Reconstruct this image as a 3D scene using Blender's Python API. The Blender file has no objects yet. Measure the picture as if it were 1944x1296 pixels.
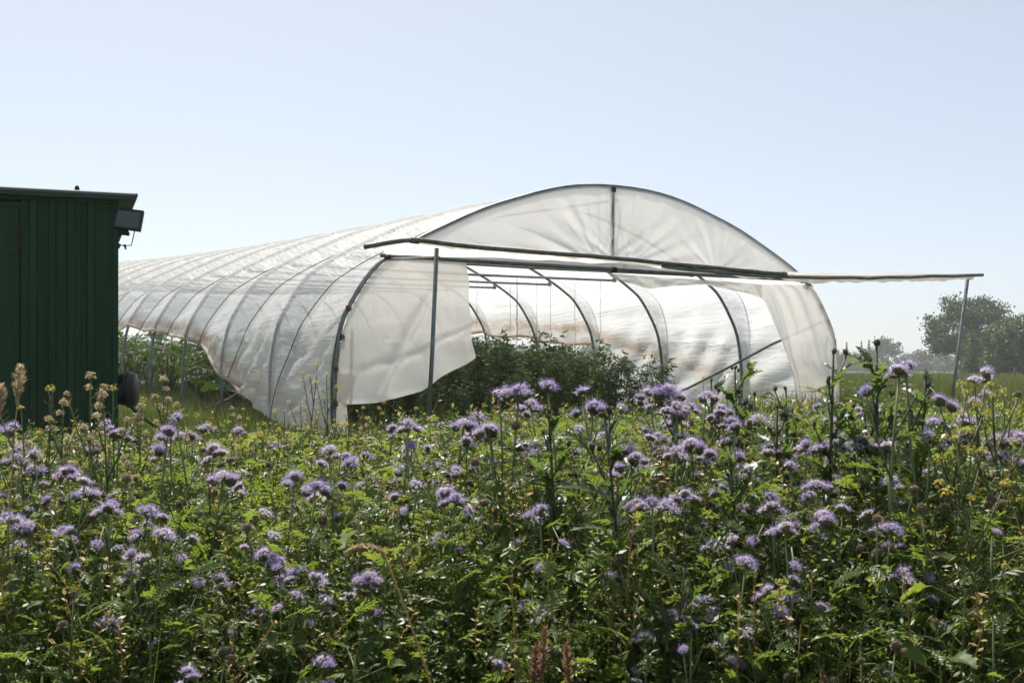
import bpy, math, random
import numpy as np
from mathutils import Vector, Matrix, Euler, noise
from math import sin, cos, pi, radians, sqrt

S = bpy.context.scene
COL = S.collection
random.seed(7)
RNG = np.random.RandomState(11)

# ------------------------------------------------------------------ camera, sky, sun, exposure
FPX, CX, HY, CZ = 2200.0, 972.0, 700.0, 0.80          # focal length and horizon in photo pixels, eye height in metres
cam = bpy.data.cameras.new('camera')
cam.sensor_width = 36.0
cam.lens = FPX / 1944 * 36
cam.shift_y = (HY - 648) / 1944
cam.clip_start, cam.clip_end = 0.05, 4000
cam.dof.use_dof = True
cam.dof.focus_distance = 9.0
cam.dof.aperture_fstop = 18.0
camo = bpy.data.objects.new('camera', cam)
camo.location = (0, 0, CZ)
camo.rotation_euler = (radians(90), 0, 0)
COL.objects.link(camo)
S.camera = camo

SUN_EL, SUN_AZ = radians(59), radians(-20)              # azimuth from +Y, negative = to the left
wd = bpy.data.worlds.new('World')
S.world = wd
wd.use_nodes = True
nt = wd.node_tree
bg = nt.nodes['Background']
sky = nt.nodes.new('ShaderNodeTexSky')
sky.sky_type = 'NISHITA'
sky.sun_disc = False
sky.sun_elevation = SUN_EL
sky.sun_rotation = SUN_AZ
sky.altitude = 0
sky.air_density = 0.6
sky.dust_density = 1.5
sky.ozone_density = 1.5
hsv = nt.nodes.new('ShaderNodeHueSaturation')           # a milky summer sky
hsv.inputs['Saturation'].default_value = 0.85
hsv.inputs['Hue'].default_value = 0.490
gm = nt.nodes.new('ShaderNodeGamma')
gm.inputs[1].default_value = 0.6
nt.links.new(sky.outputs[0], gm.inputs[0])
nt.links.new(gm.outputs[0], hsv.inputs['Color'])
nt.links.new(hsv.outputs[0], bg.inputs[0])
bg.inputs[1].default_value = 0.150

sd = Vector((sin(SUN_AZ) * cos(SUN_EL), cos(SUN_AZ) * cos(SUN_EL), sin(SUN_EL)))
sl = bpy.data.lights.new('sun', 'SUN')
sl.energy = 3.5
sl.angle = radians(0.6)
sl.color = (1.0, 0.94, 0.85)
so = bpy.data.objects.new('sun', sl)
so.rotation_euler = (-sd).to_track_quat('-Z', 'Y').to_euler()
COL.objects.link(so)

S.view_settings.view_transform = 'Standard'
S.view_settings.look = 'None'
S.view_settings.gamma = 1
S.view_settings.exposure = 1.12
c = S.cycles
c.max_bounces = 10
c.diffuse_bounces = 5
c.glossy_bounces = 2
c.transmission_bounces = 5
c.transparent_max_bounces = 12
c.volume_bounces = 1
c.caustics_reflective = False
c.caustics_refractive = False
c.sample_clamp_indirect = 6
c.use_adaptive_sampling = True
c.adaptive_threshold = 0.02
c.use_denoising = True

# ------------------------------------------------------------------ materials
def new_mat(name):
    m = bpy.data.materials.new(name)
    m.use_nodes = True
    m.node_tree.nodes.clear()
    return m, m.node_tree.nodes, m.node_tree.links

def mixcol(N, L, fac, a, b):
    n = N.new('ShaderNodeMix'); n.data_type = 'RGBA'
    for k, v in ((0, fac), (6, a), (7, b)):
        if hasattr(v, 'links'): L.new(v, n.inputs[k])
        elif k == 0: n.inputs[k].default_value = v
        else: n.inputs[k].default_value = (*v[:3], 1)
    return n.outputs[2]

def ramp(N, L, src, stops):
    r = N.new('ShaderNodeValToRGB')
    e = r.color_ramp.elements
    while len(e) < len(stops): e.new(0.5)
    for i, (p, v) in enumerate(stops):
        e[i].position = p
        e[i].color = (*v, 1) if isinstance(v, tuple) else (v, v, v, 1)
    L.new(src, r.inputs[0])
    return r.outputs[0]

def noise_tex(N, L, scale, detail=3, vec=None, rough=0.55):
    n = N.new('ShaderNodeTexNoise')
    n.inputs['Scale'].default_value = scale
    n.inputs['Detail'].default_value = detail
    n.inputs['Roughness'].default_value = rough
    if vec is not None: L.new(vec, n.inputs['Vector'])
    return n.outputs[0]

def coords(N, kind='Object'):
    return N.new('ShaderNodeTexCoord').outputs[kind]

def plain(name, col, col2=None, rough=0.6, metal=0.0, scale=8.0, spec=0.5, bump=0.0, bscale=60.0):
    m, N, L = new_mat(name)
    o = N.new('ShaderNodeOutputMaterial'); p = N.new('ShaderNodeBsdfPrincipled')
    co = coords(N)
    f = ramp(N, L, noise_tex(N, L, scale, 5, co), [(0.35, 0.0), (0.68, 1.0)])
    L.new(mixcol(N, L, f, col, col2 or tuple(x * 0.7 for x in col)), p.inputs['Base Color'])
    p.inputs['Roughness'].default_value = rough
    p.inputs['Metallic'].default_value = metal
    p.inputs['Specular IOR Level'].default_value = spec
    if bump:
        b = N.new('ShaderNodeBump'); b.inputs['Strength'].default_value = bump; b.inputs['Distance'].default_value = 0.01
        L.new(noise_tex(N, L, bscale, 4, co), b.inputs['Height']); L.new(b.outputs[0], p.inputs['Normal'])
    L.new(p.outputs[0], o.inputs[0])
    return m

def leafy(name, cols, tcols, rough=0.42, tfac=0.45, scale=3.0, rnd=True, spec=0.5):
    """foliage: glossy front, light shining through the blade; colour wanders per plant and over the blade"""
    m, N, L = new_mat(name)
    o = N.new('ShaderNodeOutputMaterial'); p = N.new('ShaderNodeBsdfPrincipled')
    t = N.new('ShaderNodeBsdfTranslucent'); mx = N.new('ShaderNodeMixShader')
    co = N.new('ShaderNodeNewGeometry').outputs['Position']
    f = noise_tex(N, L, scale, 3, co)
    if rnd:
        oi = N.new('ShaderNodeObjectInfo')
        ad = N.new('ShaderNodeMath'); ad.operation = 'MULTIPLY_ADD'
        L.new(oi.outputs['Random'], ad.inputs[0]); ad.inputs[1].default_value = 0.7
        sb = N.new('ShaderNodeMath'); sb.operation = 'SUBTRACT'; L.new(f, sb.inputs[0]); sb.inputs[1].default_value = 0.35
        L.new(sb.outputs[0], ad.inputs[2]); f = ad.outputs[0]
    k = len(cols) - 1
    L.new(ramp(N, L, f, [(0.25 + 0.5 * i / k, q) for i, q in enumerate(cols)]), p.inputs['Base Color'])
    L.new(ramp(N, L, f, [(0.25 + 0.5 * i / k, q) for i, q in enumerate(tcols)]), t.inputs['Color'])
    p.inputs['Roughness'].default_value = rough
    p.inputs['Specular IOR Level'].default_value = spec
    mx.inputs[0].default_value = tfac
    L.new(p.outputs[0], mx.inputs[1]); L.new(t.outputs[0], mx.inputs[2]); L.new(mx.outputs[0], o.inputs[0])
    return m

def film(name, col, dirt_col, clear=0.25, gloss=0.12, bump=0.35, stretch=(14, 2.2, 14), use_dirt=True, crease=(1.0, 1.0, 0.6), sharp=0.3):
    """milky greenhouse film"""
    m, N, L = new_mat(name)
    o = N.new('ShaderNodeOutputMaterial')
    co = coords(N)
    mp = N.new('ShaderNodeMapping'); mp.inputs['Scale'].default_value = stretch
    L.new(co, mp.inputs[0])
    n1 = noise_tex(N, L, 1.0, 4, mp.outputs[0])
    b = N.new('ShaderNodeBump'); b.inputs['Strength'].default_value = bump; b.inputs['Distance'].default_value = 0.05
    L.new(n1, b.inputs['Height'])
    rg = N.new('ShaderNodeTexNoise'); rg.noise_type = 'RIDGED_MULTIFRACTAL'
    rg.inputs['Scale'].default_value = 1.6; rg.inputs['Detail'].default_value = 2.5; rg.inputs['Distortion'].default_value = 0.6
    m2_ = N.new('ShaderNodeMapping'); m2_.inputs['Scale'].default_value = crease
    L.new(co, m2_.inputs[0]); L.new(m2_.outputs[0], rg.inputs['Vector'])
    b2 = N.new('ShaderNodeBump'); b2.inputs['Strength'].default_value = sharp; b2.inputs['Distance'].default_value = 0.025
    L.new(rg.outputs[0], b2.inputs['Height']); L.new(b.outputs[0], b2.inputs['Normal']); b = b2
    cl = mixcol(N, L, ramp(N, L, noise_tex(N, L, 1.3, 4, co), [(0.4, 0.0), (0.75, 0.35)]), col, tuple(a * 0.6 + d * 0.4 for a, d in zip(col, dirt_col)))
    if use_dirt:
        at = N.new('ShaderNodeAttribute'); at.attribute_name = 'dirt'
        mm = N.new('ShaderNodeMath'); mm.operation = 'MULTIPLY'
        L.new(at.outputs['Fac'], mm.inputs[0])
        L.new(ramp(N, L, noise_tex(N, L, 5.0, 6, co), [(0.3, 0.45), (0.62, 1.0)]), mm.inputs[1])
        cl = mixcol(N, L, mm.outputs[0], cl, dirt_col)
    tr = N.new('ShaderNodeBsdfTranslucent'); df = N.new('ShaderNodeBsdfDiffuse')
    gl = N.new('ShaderNodeBsdfGlossy'); gl.inputs['Roughness'].default_value = 0.28
    tp = N.new('ShaderNodeBsdfTransparent')
    for q in (tr, df):
        L.new(cl, q.inputs['Color']); L.new(b.outputs[0], q.inputs['Normal'])
    L.new(b.outputs[0], gl.inputs['Normal'])
    m1 = N.new('ShaderNodeMixShader'); m1.inputs[0].default_value = 0.36
    L.new(tr.outputs[0], m1.inputs[1]); L.new(df.outputs[0], m1.inputs[2])
    m2 = N.new('ShaderNodeMixShader')
    fr = N.new('ShaderNodeFresnel'); fr.inputs['IOR'].default_value = 1.4
    L.new(b.outputs[0], fr.inputs['Normal'])
    mu = N.new('ShaderNodeMath'); mu.operation = 'MULTIPLY'; mu.inputs[1].default_value = gloss * 6
    L.new(fr.outputs[0], mu.inputs[0]); mu.use_clamp = True
    L.new(mu.outputs[0], m2.inputs[0]); L.new(m1.outputs[0], m2.inputs[1]); L.new(gl.outputs[0], m2.inputs[2])
    m3 = N.new('ShaderNodeMixShader'); m3.inputs[0].default_value = clear
    if use_dirt:
        md = N.new('ShaderNodeMath'); md.operation = 'MULTIPLY_ADD'
        L.new(mm.outputs[0], md.inputs[0]); md.inputs[1].default_value = -clear * 0.9; md.inputs[2].default_value = clear
        L.new(md.outputs[0], m3.inputs[0])
    L.new(m2.outputs[0], m3.inputs[1]); L.new(tp.outputs[0], m3.inputs[2])
    L.new(m3.outputs[0], o.inputs[0])
    return m

M = {}
M['cover'] = film('cover_film', (0.95, 0.955, 0.96), (0.40, 0.27, 0.155), clear=0.20, gloss=0.04, bump=0.55, stretch=(15, 0.75, 15), crease=(2.2, 0.7, 2.2), sharp=0.08)
M['sheet'] = film('end_film', (0.95, 0.935, 0.905), (0.50, 0.37, 0.24), clear=0.12, gloss=0.04, bump=0.4, stretch=(3.0, 3.0, 3.0))
M['pipe'] = plain('galvanised_pipe', (0.22, 0.24, 0.24), (0.12, 0.135, 0.13), 0.45, 0.5, 9, bump=0.2)
M['oldpipe'] = plain('weathered_pipe', (0.10, 0.095, 0.075), (0.20, 0.19, 0.16), 0.55, 0.25, 14, bump=0.4)
M['rope'] = plain('dark_rope', (0.035, 0.03, 0.028), None, 0.8)
M['twine'] = plain('grey_twine', (0.22, 0.26, 0.28), None, 0.8)
M['rust'] = plain('rusty_clip', (0.22, 0.09, 0.04), (0.10, 0.05, 0.03), 0.8, 0.2, 20)
M['green'] = plain('green_paint', (0.012, 0.100, 0.030), (0.009, 0.066, 0.021), 0.6, 0.0, 2.2, spec=0.18, bump=0.15, bscale=9)
def weathered():
    m, N, L = new_mat('weathered_green_paint')
    o = N.new('ShaderNodeOutputMaterial'); p = N.new('ShaderNodeBsdfPrincipled'); co = coords(N)
    mp = N.new('ShaderNodeMapping'); mp.inputs['Scale'].default_value = (9, 9, 0.7); L.new(co, mp.inputs[0])
    f = ramp(N, L, noise_tex(N, L, 1.0, 6, mp.outputs[0], 0.65), [(0.35, 0.0), (0.7, 1.0)])
    c1 = mixcol(N, L, f, (0.008, 0.040, 0.013), (0.014, 0.058, 0.022))
    f2 = ramp(N, L, noise_tex(N, L, 2.6, 6, co, 0.7), [(0.52, 0.0), (0.75, 0.6)])
    c2 = mixcol(N, L, f2, c1, (0.018, 0.045, 0.018))
    sp = N.new('ShaderNodeSeparateXYZ'); L.new(co, sp.inputs[0])
    mr = N.new('ShaderNodeMapRange'); mr.inputs[1].default_value = 0.75; mr.inputs[2].default_value = 0.16; L.new(sp.outputs['Z'], mr.inputs[0])
    mu = N.new('ShaderNodeMath'); mu.operation = 'MULTIPLY'; L.new(mr.outputs[0], mu.inputs[0])
    L.new(ramp(N, L, noise_tex(N, L, 6.0, 6, co, 0.7), [(0.4, 0.0), (0.65, 0.8)]), mu.inputs[1])
    L.new(mixcol(N, L, mu.outputs[0], c2, (0.075, 0.055, 0.033)), p.inputs['Base Color'])
    p.inputs['Roughness'].default_value = 0.6; p.inputs['Specular IOR Level'].default_value = 0.2
    b = N.new('ShaderNodeBump'); b.inputs['Strength'].default_value = 0.25; b.inputs['Distance'].default_value = 0.02
    L.new(noise_tex(N, L, 5, 4, co), b.inputs['Height']); L.new(b.outputs[0], p.inputs['Normal'])
    L.new(p.outputs[0], o.inputs[0]); return m
M['green'] = weathered()
M['green_dark'] = plain('dark_green_paint', (0.009, 0.036, 0.013), (0.007, 0.03, 0.011), 0.55, 0.0, 5)
M['roof'] = plain('roof_sheet', (0.10, 0.13, 0.13), (0.07, 0.09, 0.09), 0.55, 0.2, 5)
M['black'] = plain('black_plastic', (0.012, 0.012, 0.012), (0.022, 0.022, 0.022), 0.5, 0, 9, spec=0.3)
M['lens'] = plain('lamp_glass', (0.09, 0.12, 0.10), (0.06, 0.085, 0.07), 0.15, 0, 9, spec=0.5)
M['iron'] = plain('rusty_iron', (0.05, 0.032, 0.022), (0.025, 0.02, 0.017), 0.8, 0.2, 9)
M['bark'] = plain('bark', (0.07, 0.055, 0.04), (0.04, 0.032, 0.025), 0.9, 0, 2, bump=0.4)
M['wood'] = plain('grey_wood', (0.14, 0.12, 0.09), (0.07, 0.06, 0.05), 0.9, 0, 6)
M['phleaf'] = leafy('phacelia_leaf', [(0.065, 0.105, 0.032), (0.105, 0.148, 0.044), (0.14, 0.175, 0.068)], [(0.17, 0.25, 0.035), (0.27, 0.35, 0.05), (0.38, 0.42, 0.09)], 0.40, 0.46, spec=0.26)
M['phstem'] = leafy('phacelia_stem', [(0.14, 0.18, 0.075), (0.20, 0.23, 0.11)], [(0.18, 0.26, 0.06), (0.24, 0.30, 0.09)], 0.5, 0.25)
M['petal'] = leafy('lavender_petal', [(0.50, 0.42, 0.62), (0.65, 0.56, 0.68), (0.77, 0.70, 0.73)], [(0.63, 0.54, 0.74), (0.74, 0.65, 0.79), (0.81, 0.74, 0.80)], 0.6, 0.5, 30, spec=0.2)
M['stamen'] = leafy('violet_stamen', [(0.36, 0.29, 0.50), (0.44, 0.36, 0.56)], [(0.42, 0.34, 0.62), (0.48, 0.38, 0.66)], 0.6, 0.5, 30, spec=0.2)
M['calyx'] = leafy('hairy_calyx', [(0.10, 0.105, 0.06), (0.16, 0.14, 0.10)], [(0.22, 0.22, 0.12), (0.32, 0.27, 0.18)], 0.6, 0.4, 30)
M['seedy'] = leafy('spent_calyx', [(0.15, 0.115, 0.075), (0.21, 0.165, 0.11)], [(0.28, 0.22, 0.14), (0.36, 0.28, 0.19)], 0.6, 0.4, 30)
M['thleaf'] = leafy('thistle_leaf', [(0.048, 0.08, 0.03), (0.08, 0.118, 0.046)], [(0.13, 0.21, 0.035), (0.20, 0.29, 0.05)], 0.38, 0.42)
M['thstem'] = plain('thistle_stem', (0.05, 0.045, 0.025), (0.06, 0.07, 0.03), 0.55, 0, 12)
M['thbud'] = leafy('thistle_bud', [(0.055, 0.06, 0.03), (0.09, 0.075, 0.04)], [(0.1, 0.1, 0.04), (0.15, 0.12, 0.06)], 0.5, 0.25, 40)
M['mustard'] = leafy('mustard_leaf', [(0.07, 0.12, 0.03), (0.12, 0.17, 0.04)], [(0.20, 0.30, 0.03), (0.34, 0.42, 0.05)], 0.5, 0.5, 9.0, spec=0.3)
M['mustem'] = leafy('mustard_stem', [(0.09, 0.12, 0.035), (0.14, 0.15, 0.05)], [(0.16, 0.2, 0.04), (0.2, 0.22, 0.06)], 0.5, 0.25)
M['yellow'] = leafy('yellow_petal', [(0.34, 0.31, 0.05), (0.44, 0.38, 0.08)], [(0.44, 0.41, 0.07), (0.54, 0.47, 0.10)], 0.6, 0.45, 40, spec=0.2)
M['tan'] = leafy('tan_seed', [(0.38, 0.29, 0.16), (0.50, 0.41, 0.26)], [(0.50, 0.40, 0.24), (0.62, 0.52, 0.34)], 0.7, 0.4, 30, spec=0.2)
M['straw'] = leafy('straw', [(0.36, 0.24, 0.08), (0.44, 0.32, 0.13)], [(0.46, 0.32, 0.11), (0.52, 0.39, 0.16)], 0.5, 0.3, 30)
M['dry'] = leafy('dry_dock', [(0.20, 0.10, 0.06), (0.28, 0.16, 0.09)], [(0.28, 0.15, 0.08), (0.34, 0.2, 0.11)], 0.7, 0.3, 30)
M['under'] = leafy('undergrowth', [(0.055, 0.092, 0.026), (0.095, 0.138, 0.036), (0.14, 0.165, 0.062)], [(0.15, 0.23, 0.03), (0.25, 0.33, 0.045), (0.38, 0.41, 0.08)], 0.38, 0.46, 6.0, rnd=False, spec=0.26)
M['grass'] = leafy('grass_blade', [(0.055, 0.09, 0.028), (0.095, 0.12, 0.036), (0.16, 0.15, 0.065)], [(0.10, 0.16, 0.025), (0.16, 0.20, 0.04), (0.24, 0.22, 0.08)], 0.45, 0.36, 0.35, rnd=False, spec=0.3)
M['tomato'] = leafy('tomato_leaf', [(0.020, 0.044, 0.011), (0.042, 0.072, 0.018)], [(0.06, 0.115, 0.012), (0.11, 0.175, 0.02)], 0.45, 0.38, 2.0, spec=0.25)
M['squash'] = leafy('squash_leaf', [(0.035, 0.075, 0.025), (0.06, 0.11, 0.035)], [(0.09, 0.19, 0.02), (0.14, 0.25, 0.03)], 0.4, 0.4, 2.0)
M['tree'] = leafy('tree_leaf', [(0.024, 0.046, 0.014), (0.040, 0.066, 0.020)], [(0.05, 0.10, 0.016), (0.075, 0.125, 0.024)], 0.5, 0.3, 0.3)
M['willow'] = leafy('sapling_leaf', [(0.055, 0.08, 0.035), (0.08, 0.105, 0.045)], [(0.10, 0.15, 0.04), (0.13, 0.18, 0.05)], 0.5, 0.35, 0.3)
M['conifer'] = leafy('conifer_needles', [(0.02, 0.035, 0.02), (0.03, 0.048, 0.025)], [(0.03, 0.055, 0.02), (0.04, 0.07, 0.025)], 0.6, 0.2, 0.3)

def ground_mat():
    m, N, L = new_mat('meadow_soil')
    o = N.new('ShaderNodeOutputMaterial'); p = N.new('ShaderNodeBsdfPrincipled')
    co = coords(N)
    f = ramp(N, L, noise_tex(N, L, 0.6, 8, co, 0.65), [(0.35, 0.0), (0.65, 1.0)])
    g = mixcol(N, L, f, (0.055, 0.085, 0.025), (0.10, 0.12, 0.04))
    f2 = ramp(N, L, noise_tex(N, L, 7.0, 6, co, 0.7), [(0.45, 0.0), (0.7, 1.0)])
    L.new(mixcol(N, L, f2, g, (0.07, 0.06, 0.03)), p.inputs['Base Color'])
    p.inputs['Roughness'].default_value = 0.95
    b = N.new('ShaderNodeBump'); b.inputs['Strength'].default_value = 0.8; b.inputs['Distance'].default_value = 0.05
    L.new(noise_tex(N, L, 25, 6, co, 0.7), b.inputs['Height']); L.new(b.outputs[0], p.inputs['Normal'])
    L.new(p.outputs[0], o.inputs[0])
    return m
M['ground'] = ground_mat()

# ------------------------------------------------------------------ mesh helpers
def mk_mesh(name, V, F, mats, fm=None, smooth=False):
    me = bpy.data.meshes.new(name)
    V = np.asarray(V, dtype=float).reshape(-1, 3)
    me.from_pydata(V.tolist(), [], [tuple(f) for f in F])
    for m in (mats if isinstance(mats, (list, tuple)) else [mats]):
        me.materials.append(M[m])
    if fm is not None: me.polygons.foreach_set('material_index', np.asarray(fm, dtype=np.int32))
    if smooth: me.polygons.foreach_set('use_smooth', np.ones(len(me.polygons), dtype=bool))
    me.update()
    return me

def fast_mesh(name, V, Q, mat):
    """uniform faces (n x 3 or n x 4) from numpy arrays"""
    me = bpy.data.meshes.new(name)
    V = np.ascontiguousarray(V, dtype=np.float32); Q = np.ascontiguousarray(Q, dtype=np.int32)
    k = Q.shape[1]
    me.vertices.add(len(V)); me.vertices.foreach_set('co', V.ravel())
    me.loops.add(Q.size); me.loops.foreach_set('vertex_index', Q.ravel())
    me.polygons.add(len(Q)); me.polygons.foreach_set('loop_start', np.arange(0, Q.size, k, dtype=np.int32))
    me.materials.append(M[mat])
    me.update(calc_edges=True)
    return me

def link(name, me, parent=None, loc=None, rot=None, scale=None, **props):
    o = bpy.data.objects.new(name, me)
    COL.objects.link(o)
    if parent is not None: o.parent = parent
    if loc is not None: o.location = loc
    if rot is not None: o.rotation_euler = rot
    if scale is not None: o.scale = (scale,) * 3 if not hasattr(scale, '__len__') else scale
    for k, v in props.items(): o[k] = v
    return o

def thing(name, label, category, loc=(0, 0, 0), rotz=0.0, group=None):
    o = link(name, None, None, loc, (0, 0, rotz), label=label, category=category)
    o.empty_display_size = 0.1
    if group: o['group'] = group
    return o

class MB:
    def __init__(s): s.V = []; s.F = []; s.m = []
    def add(s, V, F, mi=0):
        b = len(s.V); s.V += [tuple(v) for v in V]; s.F += [tuple(i + b for i in f) for f in F]; s.m += [mi] * len(F)
        return s
    def tube(s, pts, r, sides=6, mi=0, cap=True):
        pts = [Vector(p) for p in pts]; n = len(pts)
        rs = r if hasattr(r, '__len__') else [r] * n
        up = None; V = []; F = []
        for i, p in enumerate(pts):
            d = (pts[min(i + 1, n - 1)] - pts[max(i - 1, 0)]).normalized()
            if up is None:
                up = Vector((0, 0, 1)) if abs(d.z) < 0.9 else Vector((0, 1, 0))
            a = (up - d * up.dot(d)).normalized(); up = a; b = d.cross(a)
            for k in range(sides):
                t = 2 * pi * k / sides
                V.append(p + (a * cos(t) + b * sin(t)) * rs[i])
        for i in range(n - 1):
            for k in range(sides):
                k2 = (k + 1) % sides
                F.append((i * sides + k, i * sides + k2, (i + 1) * sides + k2, (i + 1) * sides + k))
        if cap:
            F.append(tuple(reversed(range(sides)))); F.append(tuple((n - 1) * sides + k for k in range(sides)))
        return s.add(V, F, mi)
    def box(s, c, d, mi=0, rot=None, bevel=0.0):
        x, y, z = (q / 2 for q in d)
        R = rot.to_matrix() if rot else Matrix.Identity(3)
        if bevel <= 0:
            V = [Vector(c) + R @ Vector((a * x, b * y, e * z)) for a in (-1, 1) for b in (-1, 1) for e in (-1, 1)]
            return s.add(V, [(0, 1, 3, 2), (4, 6, 7, 5), (0, 4, 5, 1), (2, 3, 7, 6), (0, 2, 6, 4), (1, 5, 7, 3)], mi)
        w = bevel; V = []; F = []
        prof = [(x - w, -z), (x, -z + w), (x, z - w), (x - w, z), (-x + w, z), (-x, z - w), (-x, -z + w), (-x + w, -z)]
        for yy, sh in ((-y, w), (-y + w, 0), (y - w, 0), (y, w)):
            for px, pz in prof:
                V.append(Vector(c) + R @ Vector((px - math.copysign(min(sh, abs(px)), px), yy, pz - math.copysign(min(sh, abs(pz)), pz))))
        for i in range(3):
            for k in range(8):
                k2 = (k + 1) % 8; F.append((i * 8 + k, i * 8 + k2, (i + 1) * 8 + k2, (i + 1) * 8 + k))
        F.append(tuple(reversed(range(8)))); F.append(tuple(24 + k for k in range(8)))
        return s.add(V, F, mi)
    def lathe(s, prof, axis='Z', sides=24, c=(0, 0, 0), mi=0):
        V = []; F = []; n = len(prof)
        for r, h in prof:
            for k in range(sides):
                t = 2 * pi * k / sides; a, b = r * cos(t), r * sin(t)
                q = (a, b, h) if axis == 'Z' else (h, a, b) if axis == 'X' else (a, h, b)
                V.append(tuple(q[i] + c[i] for i in range(3)))
        for i in range(n - 1):
            for k in range(sides):
                k2 = (k + 1) % sides
                F.append((i * sides + k, i * sides + k2, (i + 1) * sides + k2, (i + 1) * sides + k))
        F.append(tuple(reversed(range(sides)))); F.append(tuple((n - 1) * sides + k for k in range(sides)))
        return s.add(V, F, mi)
    def mesh(s, name, mats, smooth=False):
        return mk_mesh(name, s.V, s.F, mats, s.m, smooth)

def nz(x, y=0.0, z=0.0): return noise.noise(Vector((x, y, z)))
def sstep(a, b, x):
    t = min(1.0, max(0.0, (x - a) / (b - a))); return t * t * (3 - 2 * t)
def at(px, py, d): return Vector(((px - CX) / FPX * d, d, CZ + (HY - py) / FPX * d))
def lerp_tab(tab, x):
    xs, ys = zip(*tab); return float(np.interp(x, xs, ys))

# ------------------------------------------------------------------ ground
GT = [(-10, -0.52), (1.8, -0.50), (2.4, -0.46), (3.2, -0.32), (5, -0.15), (9, 0.0), (2000, 0.0)]
TH = 0.543; W = 7.70; SP = 2.0; NR = 14; LEN = SP * (NR - 1)                   # the tunnel's plan: turn, width, hoop spacing
U2 = Vector((cos(TH), sin(TH), 0)); V2 = Vector((-sin(TH), cos(TH), 0))
C0 = Vector((-1.938, 12.626, 0)) + U2 * (W / 2)
def rise(n):
    n = np.clip(n, 0, 28); return 0.019 * n + 0.0009 * n * n
def ss_(a, b, x):
    t = np.clip((x - a) / (b - a), 0, 1); return t * t * (3 - 2 * t)
def Gv(x, y):
    """ground height: the strip's bank in front, a gentle slope up along the tunnel"""
    x = np.asarray(x, float); y = np.asarray(y, float)
    t = (x - C0.x) * U2.x + (y - C0.y) * U2.y; n = (x - C0.x) * V2.x + (y - C0.y) * V2.y
    return np.interp(y, [g[0] for g in GT], [g[1] for g in GT]) + rise(n) * (1 - ss_(4.6, 9, t)) * (1 - ss_(38, 90, n))
def G(x, y): return float(Gv(x, y))
def build_ground():
    ys = np.array([-30, -10, 0, 1.5, 2, 2.5, 3, 3.5, 4, 4.5, 5, 6, 7, 8, 9, 10, 11, 12, 13, 14, 15, 16, 17, 18, 19, 20, 21, 22, 23, 24, 25, 26, 28, 30, 32, 34, 36, 38, 40, 44, 48, 52, 56, 60, 68, 76, 84, 90, 100, 115, 130, 200, 300, 450, 640, 900.0])
    xs = np.array([-900, -500, -250, -120, -90, -60, -45, -30, -25, -22, -20, -18, -16, -14, -13, -12, -11, -10, -9, -8, -7, -6, -5, -4, -3, -2, -1, 0, 1, 2, 3, 4, 5, 6, 7, 8, 9, 10, 11, 12, 13.5, 15, 17, 20, 25, 30, 40, 60, 90, 120, 250, 500, 900.0])
    V = []; F = []
    for y in ys:
        for x in xs:
            V.append((x, y, G(x, y) + 0.03 * nz(x * 0.7, y * 0.7) * (1 if y < 40 else 0)))
    n = len(xs)
    for j in range(len(ys) - 1):
        for i in range(n - 1): F.append((j * n + i, j * n + i + 1, (j + 1) * n + i + 1, (j + 1) * n + i))
    link('ground', mk_mesh('ground', V, F, 'ground', smooth=True), kind='structure')
build_ground()

# ------------------------------------------------------------------ polytunnel
def FR(px, py, n=0.0):
    """photo direction met with the tunnel's upright cross plane at n metres behind its front: (across, height)"""
    a = (px - CX) / FPX; Q = C0 + V2 * n
    t = (a * Q.y - Q.x) / (U2.x - a * U2.y)
    return t, CZ + (HY - py) / FPX * (Q.y + U2.y * t)

half = [(3.85, 0.0), (3.86, 0.45), (3.85, 0.80), (3.77, 1.27), (3.60, 1.61), (3.39, 1.90), (3.20, 2.05), (2.87, 2.25), (2.38, 2.49), (1.98, 2.67), (1.58, 2.81), (1.05, 2.97), (0.56, 3.06), (0.0, 3.09)]
ctl = [(-t, z) for t, z in half] + list(reversed(half[:-1]))
def catmull(P, k=8):
    out = []
    P = [np.array(p, float) for p in P]
    for i in range(len(P) - 1):
        p0 = P[max(i - 1, 0)]; p1 = P[i]; p2 = P[i + 1]; p3 = P[min(i + 2, len(P) - 1)]
        for j in range(k):
            t = j / k
            out.append(0.5 * ((2 * p1) + (p2 - p0) * t + (2 * p0 - 5 * p1 + 4 * p2 - p3) * t * t + (3 * p1 - p0 - 3 * p2 + p3) * t ** 3))
    out.append(P[-1]); return np.array(out)
PROF = catmull(ctl, 8)
PS = np.concatenate([[0], np.cumsum(np.linalg.norm(np.diff(PROF, axis=0), axis=1))])
PL = PS[-1]
def prof(s):
    return float(np.interp(s, PS, PROF[:, 0])), float(np.interp(s, PS, PROF[:, 1]))
def s_of_z(z):       # left side arc length at height z (z below the shoulder)
    k = len(PROF) // 2
    return float(np.interp(z, PROF[:k, 1], PS[:k]))

TUN = thing('polytunnel', 'long arched polytunnel of milky film with its open front flap propped up on posts', 'polytunnel', C0, TH)

# ribs
for i in range(NR):
    n = i * SP
    pts = [(t, n, z) for t, z in PROF[::2]]
    a = link('rib', MB().tube(pts, 0.027 if i == 0 else 0.024, 8).mesh('rib', 'pipe', True), TUN)
    if i == 0:
        a['label'] = 'front end hoop of dark galvanised pipe'
        FRONT = a
for px, py in ((657, 585), (645, 640), (633, 700), (632, 765), (1530, 545), (1557, 582), (1570, 610), (1583, 648)):
    t, z = FR(px, py); k = 1 if t > 0 else -1
    link('clip', MB().box((t - k * 0.02, -0.02, z), (0.05, 0.07, 0.07), bevel=0.012).mesh('clip', 'rust'), FRONT)
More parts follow.
